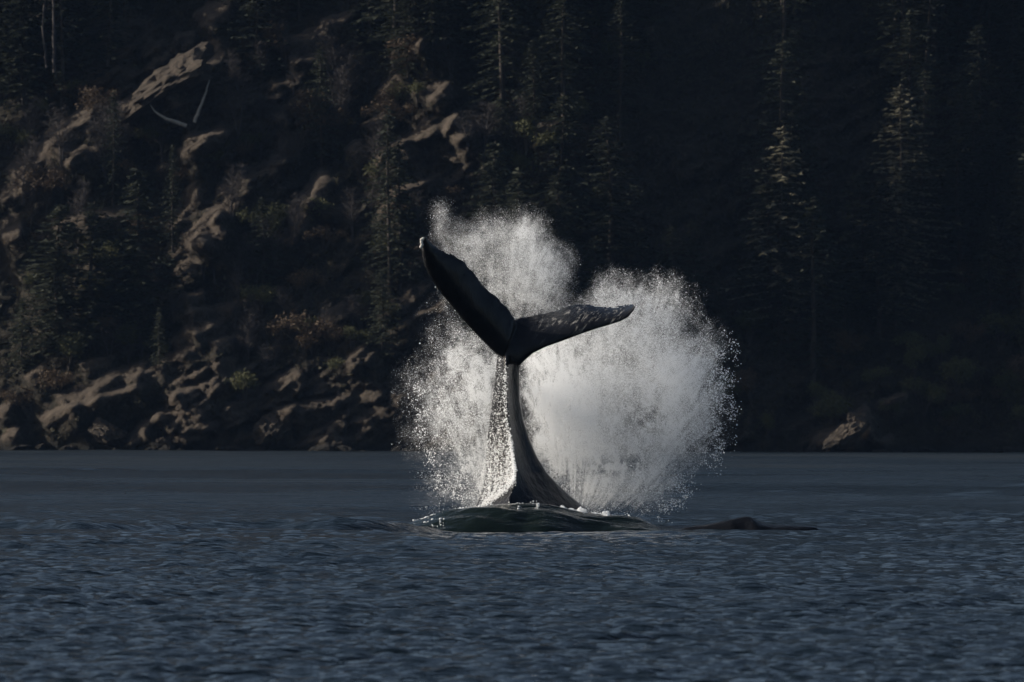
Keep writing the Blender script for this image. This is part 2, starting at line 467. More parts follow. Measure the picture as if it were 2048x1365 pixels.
def hill(x, z):
    """Distance of the hillside's face (its y) and how bare its rock is, at (x, height z)."""
    x = np.asarray(x, float); z = np.asarray(z, float)
    shore = 800 + 0.24 * np.clip(-x - 4, 0, 70) + 0.25 * np.clip(x - 2, 0, 80) + 18 * (fbm(x * 0.012, x * 0 + 3.3, 200, 3) - 0.5) * sstep(45, 120, np.abs(x))
    zz = np.clip(z, 0, None)
    y = shore + 0.78 * zz + 0.0022 * zz ** 2 + np.minimum(z, 0) * 1.2
    # large buttresses and gullies
    y = y - 4.5 * (fbm(x * 0.045 + 2 - z * 0.02, z * 0.03 + 7, 210, 3) - 0.5) * sstep(0, 5, z)
    # strata that climb to the east; treads catch the sun, risers face the water
    ang = math.radians(30)
    t = z * math.cos(ang) - x * math.sin(ang)
    u = x * math.cos(ang) + z * math.sin(ang)
    bare = sstep(0.38, 0.58, fbm(x * 0.06 + 9, z * 0.06, 220, 4))
    bare = bare * (0.50 + 0.50 * sstep(6, -14, x))
    for per, amp, sd in ((4.6, 1.25, 230), (1.9, 0.5, 240)):
        tw = t + per * 1.5 * (fbm(u * 0.07 * 4 / per, t * 0.15 * 4 / per, sd, 4) - 0.5)
        f = tw / per; k = np.floor(f); f = f - k
        saw = np.where(f < 0.62, -f / 0.62, -1 + (f - 0.62) / 0.38)       # comes forward, then a tread runs back
        y = y + amp * saw * (0.25 + 0.75 * bare) * (0.5 + vnoise(u * 0.12, k * 3.7, sd + 9))
    rock = 0.72 * bare
    for (su, st, amp, sd) in ((0.15, 0.45, 1.5, 250), (0.42, 1.3, 0.6, 255), (1.1, 2.8, 0.45, 257), (2.6, 5.0, 0.16, 259)):   # cracked, ridged faces
        rg = 1 - np.abs(2 * fbm(u * su + 3, t * st, sd, 3) - 1) * 2.0
        y = y - amp * (rg - 0.5) * (0.35 + 0.65 * bare) * sstep(-0.5, 1.5, z)
    for (su, st, amp, sd) in ((0.30, 0.62, 1.25, 420), (0.75, 1.5, 0.55, 430)):                     # jointed blocks with cracks between them
        wu = u + 0.9 * (fbm(x * 0.5, z * 0.5, sd + 7, 3) - 0.5); wt = t + 0.7 * (fbm(x * 0.5 + 40, z * 0.5, sd + 8, 3) - 0.5)
        gap, rnd, tl, ox, oy = worley(wu * su, wt * st, sd)
        y = y - amp * ((rnd - 0.5) + 0.9 * (tl - 0.5) * ox + 1.1 * (rnd - 0.3) * -oy - 0.5 * sstep(0.14, 0.0, gap)) * (0.3 + 0.7 * bare) * sstep(-0.3, 1.0, z)
    for (ax, az, bx, bz, w) in _seg:
        L = math.hypot(bx - ax, bz - az); dx, dz = (bx - ax) / L, (bz - az) / L
        cx, cz = (ax + bx) / 2, (az + bz) / 2
        R = L / 2 + 9
        m = (np.abs(x - cx) < R) & (np.abs(z - cz) < R)
        if not m.any(): continue
        px, pz = x[m] - ax, z[m] - az
        uu = px * dx + pz * dz
        tt = -px * dz + pz * dx                                            # positive above the ledge's lip
        tt = tt + 0.55 * w * (fbm(x[m] * 0.8, z[m] * 0.8, 260, 3) - 0.5) + 0.25 * (fbm(x[m] * 2.2, z[m] * 2.2, 261, 2) - 0.5)
        e = sstep(-0.35, 0.15, uu / L) * sstep(1.35, 0.85, uu / L)
        A = (1.7 * w + 0.7) * (1.6 if cx > -11 else 1.15)
        prof = np.where(tt < 0, np.exp(tt / (2.2 + w)), np.clip(1 - tt / w, 0, 1))
        y[m] = y[m] - A * e * prof
        rock[m] = np.maximum(rock[m], e * np.where(tt < 0, 0.75 * np.exp(tt / 1.5), sstep(w * 1.25, w * 0.8, tt)))
    y = y - 0.9 * (fbm(x * 0.45, z * 0.45, 280, 5, 0.55) - 0.5) - 0.35 * (fbm(x * 1.6, z * 1.6, 290, 3) - 0.5)
    return y, rock

xs_in = np.linspace(-72, 78, 740)
xs_out = np.geomspace(1, 60, 60) * 40
xs = np.concatenate([-72 - xs_out[::-1] + 39, xs_in, 78 + xs_out - 39])
zs = np.concatenate([np.linspace(-4, 46, 270), 46 + np.cumsum(np.linspace(0.4, 14, 28))])
XX, ZZ = np.meshgrid(xs, zs)
HY, HR = hill(XX.ravel(), ZZ.ravel())
me = mesh_from("hillside", np.stack([XX.ravel(), HY, ZZ.ravel()], 1), grid_faces(len(zs), len(xs)), True, [M_hill])
add_attr(me, "rock", HR)
tag(link("hillside", me), kind="structure")
HYg = HY.reshape(XX.shape); HRg = HR.reshape(XX.shape)

def hill_at(x, z):
    i = int(np.clip(np.searchsorted(zs, z), 1, len(zs) - 1)); j = int(np.clip(np.searchsorted(xs, x), 1, len(xs) - 1))
    return float(HYg[i - 1:i + 1, j - 1:j + 1].mean()), float(HRg[i, j])

def hill_px(px, py):
    """A point on the hillside seen at photograph pixel (px, py)."""
    yy = 815.0
    for _ in range(6):
        yy = hill_at(wx(px, yy), wz(py, yy))[0]
    return wx(px, yy), yy, wz(py, yy)

# ------------------------------------------------------------------ whale
def px3(px, py, dy): 
    p = P(px, py, WH); return np.array([p[0], WH + dy, p[2]])

def closed_spline(pts, n):
    """Closed Catmull-Rom through pts, n samples."""
    pts = np.asarray(pts); k = len(pts); out = []
    for i in range(n):
        f = i / n * k; a = int(f); t = f - a
        p0, p1, p2, p3 = (pts[(a + j - 1) % k] for j in range(4))
        out.append(0.5 * ((2 * p1) + (-p0 + p2) * t + (2 * p0 - 5 * p1 + 4 * p2 - p3) * t * t + (-p0 + 3 * p1 - 3 * p2 + p3) * t ** 3))
    return np.array(out)

def loft(rings):
    n = len(rings[0]); co = np.concatenate(rings); fs = []
    for r in range(len(rings) - 1):
        for i in range(n):
            j = (i + 1) % n
            fs.append((r * n + i, r * n + j, (r + 1) * n + j, (r + 1) * n + i))
    faces = [np.array(fs)]
    c0 = len(co); co = np.concatenate([co, rings[0].mean(0)[None], rings[-1].mean(0)[None]])
    t = [(c0, (i + 1) % n, i) for i in range(n)] + [(c0 + 1, (len(rings) - 1) * n + i, (len(rings) - 1) * n + (i + 1) % n) for i in range(n)]
    faces.append(np.array(t))
    return co, faces

# stem stations: row, left silhouette, keel, right silhouette (pixels), keel reach towards the camera, depth behind (m)
STEM = [(640, 1022, 1030, 1040, 0.10, 0.12), (665, 1012, 1026, 1050, 0.22, 0.20), (690, 1000, 1020, 1052, 0.32, 0.30), (715, 994, 1013, 1045, 0.40, 0.38),
        (740, 991, 1011, 1039, 0.46, 0.44), (765, 988, 1010, 1039, 0.50, 0.50), (800, 984, 1012, 1040, 0.56, 0.56), (840, 979, 1016, 1047, 0.62, 0.66), (880, 974, 1022, 1060, 0.70, 0.78),
        (915, 972, 1028, 1075, 0.78, 0.9), (945, 972, 1032, 1094, 0.88, 1.0), (968, 968, 1030, 1116, 0.98, 1.1), (990, 962, 1022, 1139, 1.12, 1.2), (1012, 953, 1018, 1166, 1.3, 1.3),
        (1040, 935, 1020, 1195, 1.5, 1.5), (1080, 915, 1025, 1225, 1.8, 1.7), (1150, 900, 1030, 1250, 2.0, 1.9), (1260, 900, 1030, 1250, 2.0, 1.9)]
rings = []
for (py, l, k, r, fr, bk) in STEM:
    z = wz(py, WH); xl, xk, xr = wx(l, WH), wx(k, WH), wx(r, WH)
    w = xr - xl
    low = sstep(940, 1010, py)
    pts = [(xl, WH + 0.04, z), (xl * 0.6 + xk * 0.4 - 0.02 * w, WH - fr * 0.45, z), (xk - 0.025, WH - fr * (0.94), z), (xk + 0.02, WH - fr * 0.95, z),
           (xk * 0.55 + xr * 0.45, WH - fr * (0.42 + 0.25 * low), z), (xr, WH + 0.04, z), (xr * 0.75 + xl * 0.25, WH + bk * 0.6, z), ((xl + xr) / 2, WH + bk, z), (xr * 0.25 + xl * 0.75, WH + bk * 0.6, z)]
    rings.append(closed_spline(pts, 72))
parts = [loft(rings)]

def resample(pts, n):
    pts = np.asarray(pts, float)
    d = np.concatenate([[0], np.cumsum(np.hypot(*np.diff(pts, axis=0).T))]); t = np.linspace(0, d[-1], n)
    return np.stack([np.interp(t, d, pts[:, 0]), np.interp(t, d, pts[:, 1])], 1)

def lobe(lead, trail, n, yfun, thick, scallop, seed):
    L = resample(lead, n); T = resample(trail, n)
    rings = []
    cu = np.concatenate([0.5 - 0.5 * np.cos(np.linspace(0, math.pi, 24))])
    for i in range(n):
        sfr = i / (n - 1)
        T_ = T[i] + (L[i] - T[i]) / (np.hypot(*(L[i] - T[i])) + 1e-6) * scallop * (vnoise(sfr * 24, seed, seed) - 0.35) * min(1, 6 * (1 - sfr))
        th = thick(sfr)
        up, dn = [], []
        for c in cu:
            q = L[i] * (1 - c) + T_ * c
            half = th * (0.16 + 1.55 * math.sqrt(max(c, 0.0)) * (1 - c) ** 0.85) * 0.5 if 0 < c < 1 else 0.004
            yy = yfun(sfr, c)
            x, z = wx(q[0], WH), wz(q[1], WH)
            up.append((x, WH + yy - half, z)); dn.append((x, WH + yy + half, z))
        rings.append(np.array(up + dn[::-1]))
    return loft(rings)

left_lead = [(1004, 716), (991, 709), (979, 697), (962, 680), (941, 658), (921, 636), (902, 612), (885, 593), (871, 574), (856, 552), (846, 528), (842, 506), (842, 487), (846, 478), (851, 475)]
left_trail = [(1032, 650), (1028, 634), (1020, 622), (1004, 605), (989, 591), (970, 574), (958, 557), (943, 541), (929, 524), (912, 514), (892, 505), (878, 499), (870, 492), (861, 482), (853, 475)]
right_lead = [(1022, 728), (1038, 734), (1047, 724), (1064, 708), (1090, 695), (1113, 687), (1137, 678), (1161, 669), (1190, 659), (1217, 651), (1242, 643), (1256, 635), (1266, 624), (1271, 613), (1273, 605)]
right_trail = [(1016, 648), (1029, 638), (1048, 633), (1072, 628), (1097, 623), (1116, 618), (1137, 609), (1161, 606), (1177, 605), (1201, 607), (1229, 606), (1251, 600), (1264, 597), (1272, 601)]
tk = lambda s_: 0.20 * (1 - s_) ** 0.8 + 0.045
parts.append(lobe(left_lead, left_trail, 60, lambda s_, c: -0.26 - 0.55 * s_ ** 1.2 + 0.10 * c - 0.10 * c * (1 - c) * 4, tk, 5.0, 3.5))
parts.append(lobe(right_lead, right_trail, 60, lambda s_, c: -0.30 - 0.10 * s_ + (0.18 + 0.50 * min(1, 3 * s_)) * c ** 1.7, tk, 4.0, 8.5))
co = []; faces3 = []; faces4 = []; off = 0
for c_, f_ in parts:
    co.append(c_); faces4.append(f_[0] + off); faces3.append(f_[1] + off); off += len(c_)
me = mesh_from("whale_raw", np.concatenate(co), [np.concatenate(faces4), np.concatenate(faces3)])
bm = bmesh.new(); bm.from_mesh(me); 
bmesh.ops.remove_doubles(bm, verts=bm.verts, dist=1e-5)
bmesh.ops.recalc_face_normals(bm, faces=bm.faces); bm.to_mesh(me); bm.free()
tmp = link("whale_raw", me)
md = tmp.modifiers.new("r", 'REMESH'); md.mode = 'VOXEL'; md.voxel_size = 0.022
md = tmp.modifiers.new("s", 'SMOOTH'); md.factor = 0.5; md.iterations = 6
dg = bpy.context.evaluated_depsgraph_get()
wm = bpy.data.meshes.new_from_object(tmp.evaluated_get(dg))
bpy.data.objects.remove(tmp); wm.name = "whale"
wm.materials.clear(); wm.materials.append(M_skin)
wm.polygons.foreach_set("use_smooth", np.ones(len(wm.polygons), bool))
v = np.empty(len(wm.vertices) * 3, np.float32); wm.vertices.foreach_get("co", v); v = v.reshape(-1, 3)
vpx = v[:, 0] * FPX / WH + 1024; vpy = HOR - (v[:, 2] - EYE) * FPX / WH
stre = sstep(1045, 1120, vpx) * sstep(1275, 1225, vpx) * sstep(0.0, 0.35, (700 - 0.24 * (vpx - 1080) - vpy) / 60.0)
add_attr(wm, "streak", stre)
whale = link("whale", wm)
tag(whale, "black humpback tail raised high above the water, flukes spread, throwing spray", "whale")
# barnacles near the raised fluke tip
def bead(name, pts, radii, mat, parent=None, sub=1):
    ico = bmesh.new(); bmesh.ops.create_icosphere(ico, subdivisions=sub, radius=1.0)
    bv = np.array([q.co[:] for q in ico.verts]); bf = np.array([[q.index for q in f.verts] for f in ico.faces]); ico.free()
    pts = np.asarray(pts); radii = np.asarray(radii)
    if radii.ndim == 1: radii = radii[:, None].repeat(3, 1)
    co = (pts[:, None, :] + bv[None] * radii[:, None, :]).reshape(-1, 3)
    fc = (bf[None] + (np.arange(len(pts)) * len(bv))[:, None, None]).reshape(-1, 3)
    return link(name, mesh_from(name, co, fc, True, [mat]), parent)
for (bx, by) in ((843, 487), (844, 492), (842, 496), (843, 482), (846, 480)):
    q = px3(bx, by, -0.84)
    o = bead("barnacle", [(0, 0, 0)], np.array([[0.03, 0.022, 0.032]]), M_barn, whale, 2); o.location = q

# a second back with a stubby dorsal fin, just breaking the surface
DY = 203.5
prof = [(1366, 1062), (1385, 1058), (1410, 1055), (1440, 1049), (1465, 1043), (1480, 1040), (1488, 1038), (1496, 1038.5), (1506, 1042), (1516, 1048), (1527, 1052), (1545, 1054.5), (1575, 1056), (1605, 1057.5), (1628, 1060), (1642, 1066)]
rings = []
for i, (a, h) in enumerate(prof):
    x = wx(a, DY); top = wz(h, DY) + 0.055; i_ = i / (len(prof) - 1)
    wid = 0.10 + 0.55 * math.sin(math.pi * min(1, max(0, (i_ + 0.02)))) ** 0.8
    fin = math.exp(-((a - 1490) / 18.0) ** 2)
    pts = []
    for k in range(40):
        th = 2 * math.pi * k / 40
        cy, sy = math.cos(th), math.sin(th)
        zz = -0.5 + (top + 0.5) * (abs(sy) ** (0.75 + 0.35 * fin)) if sy > 0 else -0.5 + 0.3 * sy
        pts.append((x + 0.02 * math.sin(9 * th), DY + wid * cy * (1 - 0.55 * fin * max(0, sy) ** 3), zz))
    rings.append(np.array(pts))
fine = []
for i in range(len(rings) - 1):
    for t in np.linspace(0, 1, 5)[:-1]: fine.append(rings[i] * (1 - t) + rings[i + 1] * t)
fine.append(rings[-1])
c_, f_ = loft(fine)
me = mesh_from("surfacing_whale", c_, f_, True, [M_back]); add_attr(me, "streak", np.zeros(len(c_)))
bm = bmesh.new(); bm.from_mesh(me); bmesh.ops.recalc_face_normals(bm, faces=bm.faces); bm.to_mesh(me); bm.free()
tag(link("surfacing_whale", me), "low black wet back with a stubby fin just breaking the surface beside the splash", "whale")

# ------------------------------------------------------------------ spray
def poly_sdf(px, py, poly):
    """Signed distance (pixels of the photograph, positive inside) to a polygon."""
    poly = np.asarray(poly, float); d = np.full(px.shape, 1e9); inside = np.zeros(px.shape, bool)
    n = len(poly)
    for i in range(n):
        a = poly[i]; b_ = poly[(i + 1) % n]
        ex, ey = b_ - a; vx, vy = px - a[0], py - a[1]
        t = np.clip((vx * ex + vy * ey) / (ex * ex + ey * ey), 0, 1)
        d = np.minimum(d, np.hypot(vx - ex * t, vy - ey * t))
        c = ((a[1] <= py) != (b_[1] <= py))
        if ey != 0: inside ^= c & (vx < ex * (py - a[1]) / ey)
    return np.where(inside, d, -d)

def gn_points(ob, mat):
    ng = bpy.data.node_groups.new("droplets", 'GeometryNodeTree')
    ng.interface.new_socket("Geometry", in_out='INPUT', socket_type='NodeSocketGeometry')
    ng.interface.new_socket("Geometry", in_out='OUTPUT', socket_type='NodeSocketGeometry')
    gi = ng.nodes.new("NodeGroupInput"); go = ng.nodes.new("NodeGroupOutput")
    mp = ng.nodes.new("GeometryNodeMeshToPoints"); na = ng.nodes.new("GeometryNodeInputNamedAttribute")
    na.data_type = 'FLOAT'; na.inputs[0].default_value = "size"
    sm_ = ng.nodes.new("GeometryNodeSetMaterial"); sm_.inputs["Material"].default_value = mat
    ng.links.new(gi.outputs[0], mp.inputs["Mesh"]); ng.links.new(na.outputs[0], mp.inputs["Radius"])
    ng.links.new(mp.outputs[0], sm_.inputs[0]); ng.links.new(sm_.outputs[0], go.inputs[0])
    md = ob.modifiers.new("droplets", 'NODES'); md.node_group = ng

def blob(px, py, cx, cy, r, k=1.0, asp=1.0):
    return k * np.exp(-(((px - cx) / r) ** 2 + ((py - cy) / (r * asp)) ** 2))

def cloud(name, box, dens, n, ydist, rad, seed, label, mat=M_spray, cat="spray"):
    """Scatter n droplets with relative density dens(px, py) over a box of photograph pixels, spread in depth by ydist."""
    r = np.random.default_rng(seed)
    gx = np.linspace(box[0], box[2], 700); gy = np.linspace(box[1], box[3], 700)
    GX, GY = np.meshgrid(gx, gy)
    D = np.clip(dens(GX, GY), 0, None).ravel()
    cdf = np.cumsum(D); cdf /= cdf[-1]
    i = np.searchsorted(cdf, r.random(n))
    px = GX.ravel()[i] + (r.random(n) - .5) * (gx[1] - gx[0]); py = GY.ravel()[i] + (r.random(n) - .5) * (gy[1] - gy[0])
    yy = WH + ydist(px, py, r, n)
    # the plume is built at its own place; its outline keeps its size at the whale's distance
    x = wx(px, WH); z = wz(py, WH)
    keep = z > 0.0
    co = np.stack([x, yy, z], 1)[keep]
    me = bpy.data.meshes.new(name); me.vertices.add(len(co)); me.vertices.foreach_set("co", co.astype(np.float32).ravel())
    add_attr(me, "size", rad(r, n)[keep])
    o = link(name, me); gn_points(o, mat)
    tag(o, label, cat, kind="stuff")
    return o

def lump(px, py, sx, sy, seed, lo=0.35, hi=0.68, octv=5):
    return sstep(lo, hi, fbm(px / sx, py / sy, seed, octv, 0.55))

RIGHT = [(1040, 650), (1090, 632), (1140, 602), (1170, 590), (1205, 566), (1240, 560), (1275, 556), (1312, 546), (1345, 546), (1372, 560), (1388, 600), (1400, 640), (1425, 665), (1445, 690), (1446, 730),
         (1440, 775), (1446, 810), (1438, 850), (1440, 890), (1412, 920), (1385, 945), (1365, 975), (1340, 1000), (1315, 1022), (1285, 1030), (1230, 1030), (1170, 1020), (1130, 980), (1090, 930), (1055, 860), (1035, 790), (1038, 720)]
def d_right(px, py):
    jx = px + 40 * (fbm(px / 55, py / 55, 301, 5, 0.6) - .5) * 2; jy = py + 40 * (fbm(px / 55, py / 55, 302, 5, 0.6) - .5) * 2
    s_ = poly_sdf(jx, jy, RIGHT) - 5
    edge = sstep(-34, 62, s_) ** 1.3
    d = 0.55 * edge
    d = d * (0.45 + 0.9 * fbm(px / 95, py / 95, 303, 4)) * (0.65 + 0.55 * lump(px, py, 12, 20, 304, 0.3, 0.7))
    d += edge * (blob(px, py, 1092, 812, 70, 1.5, 1.4) * (0.15 + 1.25 * lump(px, py, 9, 26, 305, 0.30, 0.68)) * (0.5 + fbm(px / 22, py / 40, 307, 4)) + blob(px, py, 1150, 850, 110, 0.30) + blob(px, py, 1330, 760, 90, 0.25) + blob(px, py, 1190, 960, 70, 0.4) + blob(px, py, 1290, 590, 55, 0.3, 0.5)
                 + blob(px, py, 1180, 600, 60, 0.35, 0.35) + blob(px, py, 1310, 930, 60, 0.3) + blob(px, py, 1400, 840, 50, 0.3, 1.6))
    hole = blob(px, py, 1290, 835, 46, 0.8, 0.9) + blob(px, py, 1205, 935, 48, 0.8, 0.6) + blob(px, py, 1275, 925, 34, 0.75, 0.9) + blob(px, py, 1270, 690, 60, 0.35, 0.7)
    d = d * np.clip(1 - hole * lump(px, py, 13, 17, 306, 0.30, 0.55), 0.03, 1)
    d = d * (1 - 0.45 * sstep(985, 1030, py))
    rim = sstep(120, 20, s_)
    return d * (0.85 + 0.3 * jets(px, py, 1150, 1200, 360, 34)) * (0.6 + 0.8 * fbm(px / 45, py / 60, 390, 4)) * (1 - rim * 0.6 * (1 - jets(px, py, 1150, 1100, 366, 22, 0.36, 0.62)))
LEFT = [(880, 560), (930, 640), (975, 690), (1000, 712), (1010, 760), (1000, 850), (990, 940), (985, 1000), (960, 1020), (925, 1010), (900, 985), (880, 940), (862, 890), (852, 840), (838, 790), (835, 760), (850, 720), (872, 690), (862, 620)]
def d_left(px, py):
    jx = px + 36 * (fbm(px / 48, py / 48, 311, 5, 0.6) - .5) * 2; jy = py + 36 * (fbm(px / 48, py / 48, 312, 5, 0.6) - .5) * 2
    s_ = poly_sdf(jx, jy, LEFT) - 6
    d = sstep(-40, 52, s_) ** 1.3 * (0.4 + 0.9 * fbm(px / 60, py / 60, 313, 4)) * (0.5 + 0.8 * lump(px, py, 15, 18, 314, 0.3, 0.7))
    d = d * (0.26 + 0.74 * sstep(640, 770, py))
    d = d * (1 + 0.9 * blob(px, py, 980, 780, 45, 1, 1.8) + 0.6 * blob(px, py, 965, 960, 45, 1, 1.0))
    far = sstep(-90, -10, s_) * 0.07 * sstep(700, 780, py)
    return (d + far * (px < 880)) * (0.6 + 0.7 * jets(px, py, 985, 1040, 370, 20))
UP = [(868, 478), (885, 462), (915, 448), (945, 438), (975, 425), (1010, 424), (1040, 432), (1070, 445), (1100, 462), (1125, 490), (1142, 520), (1146, 560), (1138, 600), (1110, 628), (1060, 640), (1025, 640), (980, 610), (930, 560), (890, 520)]
def d_up(px, py):
    jx = px + 34 * (fbm(px / 46, py / 46, 321, 5, 0.6) - .5) * 2; jy = py + 34 * (fbm(px / 46, py / 46, 322, 5, 0.6) - .5) * 2
    s_ = poly_sdf(jx, jy, UP)
    d = sstep(-34, 56, s_) ** 1.3 * (0.35 + 1.0 * fbm(px / 55, py / 55, 323, 4)) * (0.7 + 0.5 * lump(px, py, 14, 16, 324, 0.3, 0.7))
    d = d * (0.6 + 0.55 * blob(px, py, 1040, 470, 45) + 0.6 * blob(px, py, 1090, 520, 50) + 0.6 * blob(px, py, 1060, 610, 45))
    w = blob(px, py, 880, 425, 15, 0.30, 1.3) + blob(px, py, 878, 455, 10, 0.25, 1.5)
    d = d * (0.7 + 0.5 * jets(px, py, 1010, 760, 380, 18))
    return d + w * (0.6 + 0.6 * fbm(px / 12, py / 12, 325, 3))

def jets(px, py, ox, oy, seed, k=26, lo=0.30, hi=0.72):
    """Strings of drops flung outwards from the point of impact."""
    an = np.arctan2(px - ox, oy - py); rr = np.hypot(px - ox, py - oy)
    an = an + 0.10 * (fbm(px / 70, py / 70, seed + 5, 3) - 0.5)
    return sstep(lo, hi, 0.6 * fbm(an * k, rr / 130, seed, 4, 0.6) + 0.4 * fbm(an * k * 2.6, rr / 55, seed + 2, 3, 0.6))

def gauss_y(c, s_): return lambda px, py, r, n: np.clip(r.normal(c, s_, n), c - 2.4 * s_, c + 2.4 * s_)
def round_y(c, cx, cy, rx, ry, d):
    """Depth of a bulging plume: thick in its middle, thin towards its rim."""
    def f(px, py, r, n):
        q = np.clip(1 - ((px - cx) / rx) ** 2 - ((py - cy) / ry) ** 2, 0.06, 1)
        return c + d * np.sqrt(q) * r.uniform(-1, 1, n)
    return f
fine_r = lambda r, n: np.clip(np.where(r.random(n) < 0.975, 0.0012, 0.0034) * np.exp(r.normal(0, 0.33, n)), 0.0007, 0.009)
mid_r = lambda r, n: np.clip(np.where(r.random(n) < 0.955, 0.00125, 0.0038) * np.exp(r.normal(0, 0.35, n)), 0.0007, 0.013)
big_r = lambda r, n: np.clip(0.0062 * np.exp(r.normal(0, 0.4, n)), 0.003, 0.016)
cloud("splash_spray", (1000, 500, 1500, 1060), d_right, 2100000, round_y(1.75, 1240, 800, 230, 260, 1.25), mid_r, 1, "wide bright burst of white spray beside the tail stock and under the level fluke")
cloud("falling_spray", (780, 540, 1040, 1040), d_left, 360000, round_y(1.2, 930, 830, 120, 230, 0.9), mid_r, 2, "grey curtain of droplets falling beneath the raised fluke")
cloud("rising_mist", (830, 390, 1180, 680), d_up, 340000, round_y(1.1, 1020, 540, 150, 130, 0.8), fine_r, 3, "pale fine mist thrown up behind the raised fluke, above the notch")

# big glinting beads at the burst's rim and under the raised fluke
def d_beads(px, py):
    s_ = poly_sdf(px, py, RIGHT); s2 = poly_sdf(px, py, LEFT)
    a = sstep(-46, -4, s_) * sstep(40, 6, s_) * sstep(1340, 1400, px + 0.2 * (py - 800)) * sstep(620, 700, py)
    b_ = sstep(-40, 0, s2) * sstep(700, 800, py) * 0.8
    return (a + b_) * (0.06 + lump(px, py, 20, 26, 331, 0.46, 0.66))
cloud("loose_droplets", (790, 600, 1500, 1050), d_beads, 4600, gauss_y(1.1, 0.45), big_r, 4, "large loose droplets glinting along the rims of the splash", cat="droplets")

# water pouring off the sunlit side of the tail stock
def d_pour(px, py):
    POLY = [(996, 705), (1006, 715), (1010, 760), (1010, 830), (1022, 890), (1030, 940), (1024, 962), (1000, 980), (978, 1000), (958, 1015), (955, 985), (964, 930), (972, 870), (982, 800), (990, 740)]
    s_ = poly_sdf(px, py, POLY)
    d = sstep(-4, 8, s_) * (0.10 + 0.35 * sstep(820, 960, py)) * (0.4 + 0.6 * lump(px, py, 5, 22, 341, 0.3, 0.7))
    lip = np.exp(-((px - np.interp(py, [710, 760, 830, 890, 940, 962], [1010, 1010, 1011, 1022, 1029, 1026])) / 3.5) ** 2) * sstep(715, 760, py) * sstep(970, 955, py) * (0.3 + 0.9 * sstep(850, 930, py))
    edge2 = np.exp(-((py - np.interp(px, [955, 975, 1000, 1030], [1018, 1003, 985, 960])) / 7.0) ** 2) * sstep(950, 960, px) * sstep(1034, 1024, px)
    return d + lip * 0.9 + edge2 * 0.8
def y_pour(px, py, r, n):
    k = np.interp(py, [q[0] for q in STEM], [q[4] for q in STEM])
    l = np.interp(py, [q[0] for q in STEM], [q[1] for q in STEM]); kk = np.interp(py, [q[0] for q in STEM], [q[2] for q in STEM])
    f = np.clip((px - l) / (kk - l), 0, 1)
    return -k * f ** 0.8 - 0.05 - 0.10 * r.random(n)
cloud("pouring_water", (945, 695, 1040, 1025), d_pour, 11000, y_pour, lambda r, n: np.clip(0.0035 * np.exp(r.normal(0, 0.6, n)), 0.0015, 0.016), 6, "sparkling sheet of water running down the sunlit edge of the tail stock", cat="water")

# foam along the hump's crest and glinting beads at its sunlit end
def surf_pts(px, py_off, dyo, r):
    x = wx(px, CRY)
    wob = 0.25 * (vnoise(x * 0.9 + 3, x * 0 + 1.5, 4) - 0.5) + 0.06 * (vnoise(x * 3.3, x * 0 + 7.5, 5) - 0.5)
    yy = CRY + wob + 0.10 * np.abs(x) + dyo
    z = swell_part(x, yy)[0]
    return np.stack([x, yy, z + py_off], 1)
r = np.random.default_rng(77)
a = np.concatenate([r.uniform(1030, 1180, 5200), r.uniform(1150, 1300, 4200)])
a = a[r.random(len(a)) < 0.08 + 0.9 * sstep(0.35, 0.75, vnoise(a / 11, a * 0, 90))]
hi = 0.09 * vnoise(a / 9, a * 0 + 4, 93) ** 2 * r.random(len(a)) ** 2
p = surf_pts(a, hi, (0.10 - 0.75 * r.random(len(a)) ** 1.6 * vnoise(a / 16, a * 0 + 2, 94)) * np.where(a > 1190, 0.55, 1.0), r)
tag(bead("crest_foam", p, np.clip(0.0055 * np.exp(r.normal(0, 0.5, len(p))), 0.002, 0.02)[:, None] * np.array([[1.5, 1.0, 0.8]]), M_foam), "broken white foam along the crest of the water hump", "foam", kind="stuff")
a = r.uniform(826, 985, 420); a = a[r.random(len(a)) < np.interp(a, [826, 880, 985], [1, 0.8, 0.25])]
p = surf_pts(a, r.uniform(0.0, 0.05, len(a)), r.uniform(-0.05, 0.05, len(a)), r)
a2 = r.uniform(835, 890, 130); p2 = surf_pts(a2, r.uniform(0, 0.01, len(a2)), -r.random(len(a2)) ** 1.5 * 1.1, r)
p = np.concatenate([p, p2])
tag(bead("sunlit_beads", p, np.clip(0.009 * np.exp(r.normal(0, 0.5, len(p))), 0.004, 0.026)[:, None] * np.array([[1.3, 1.0, 1.0]]), M_foam), "glinting beads of water on the sunlit end of the hump", "droplets", kind="stuff")

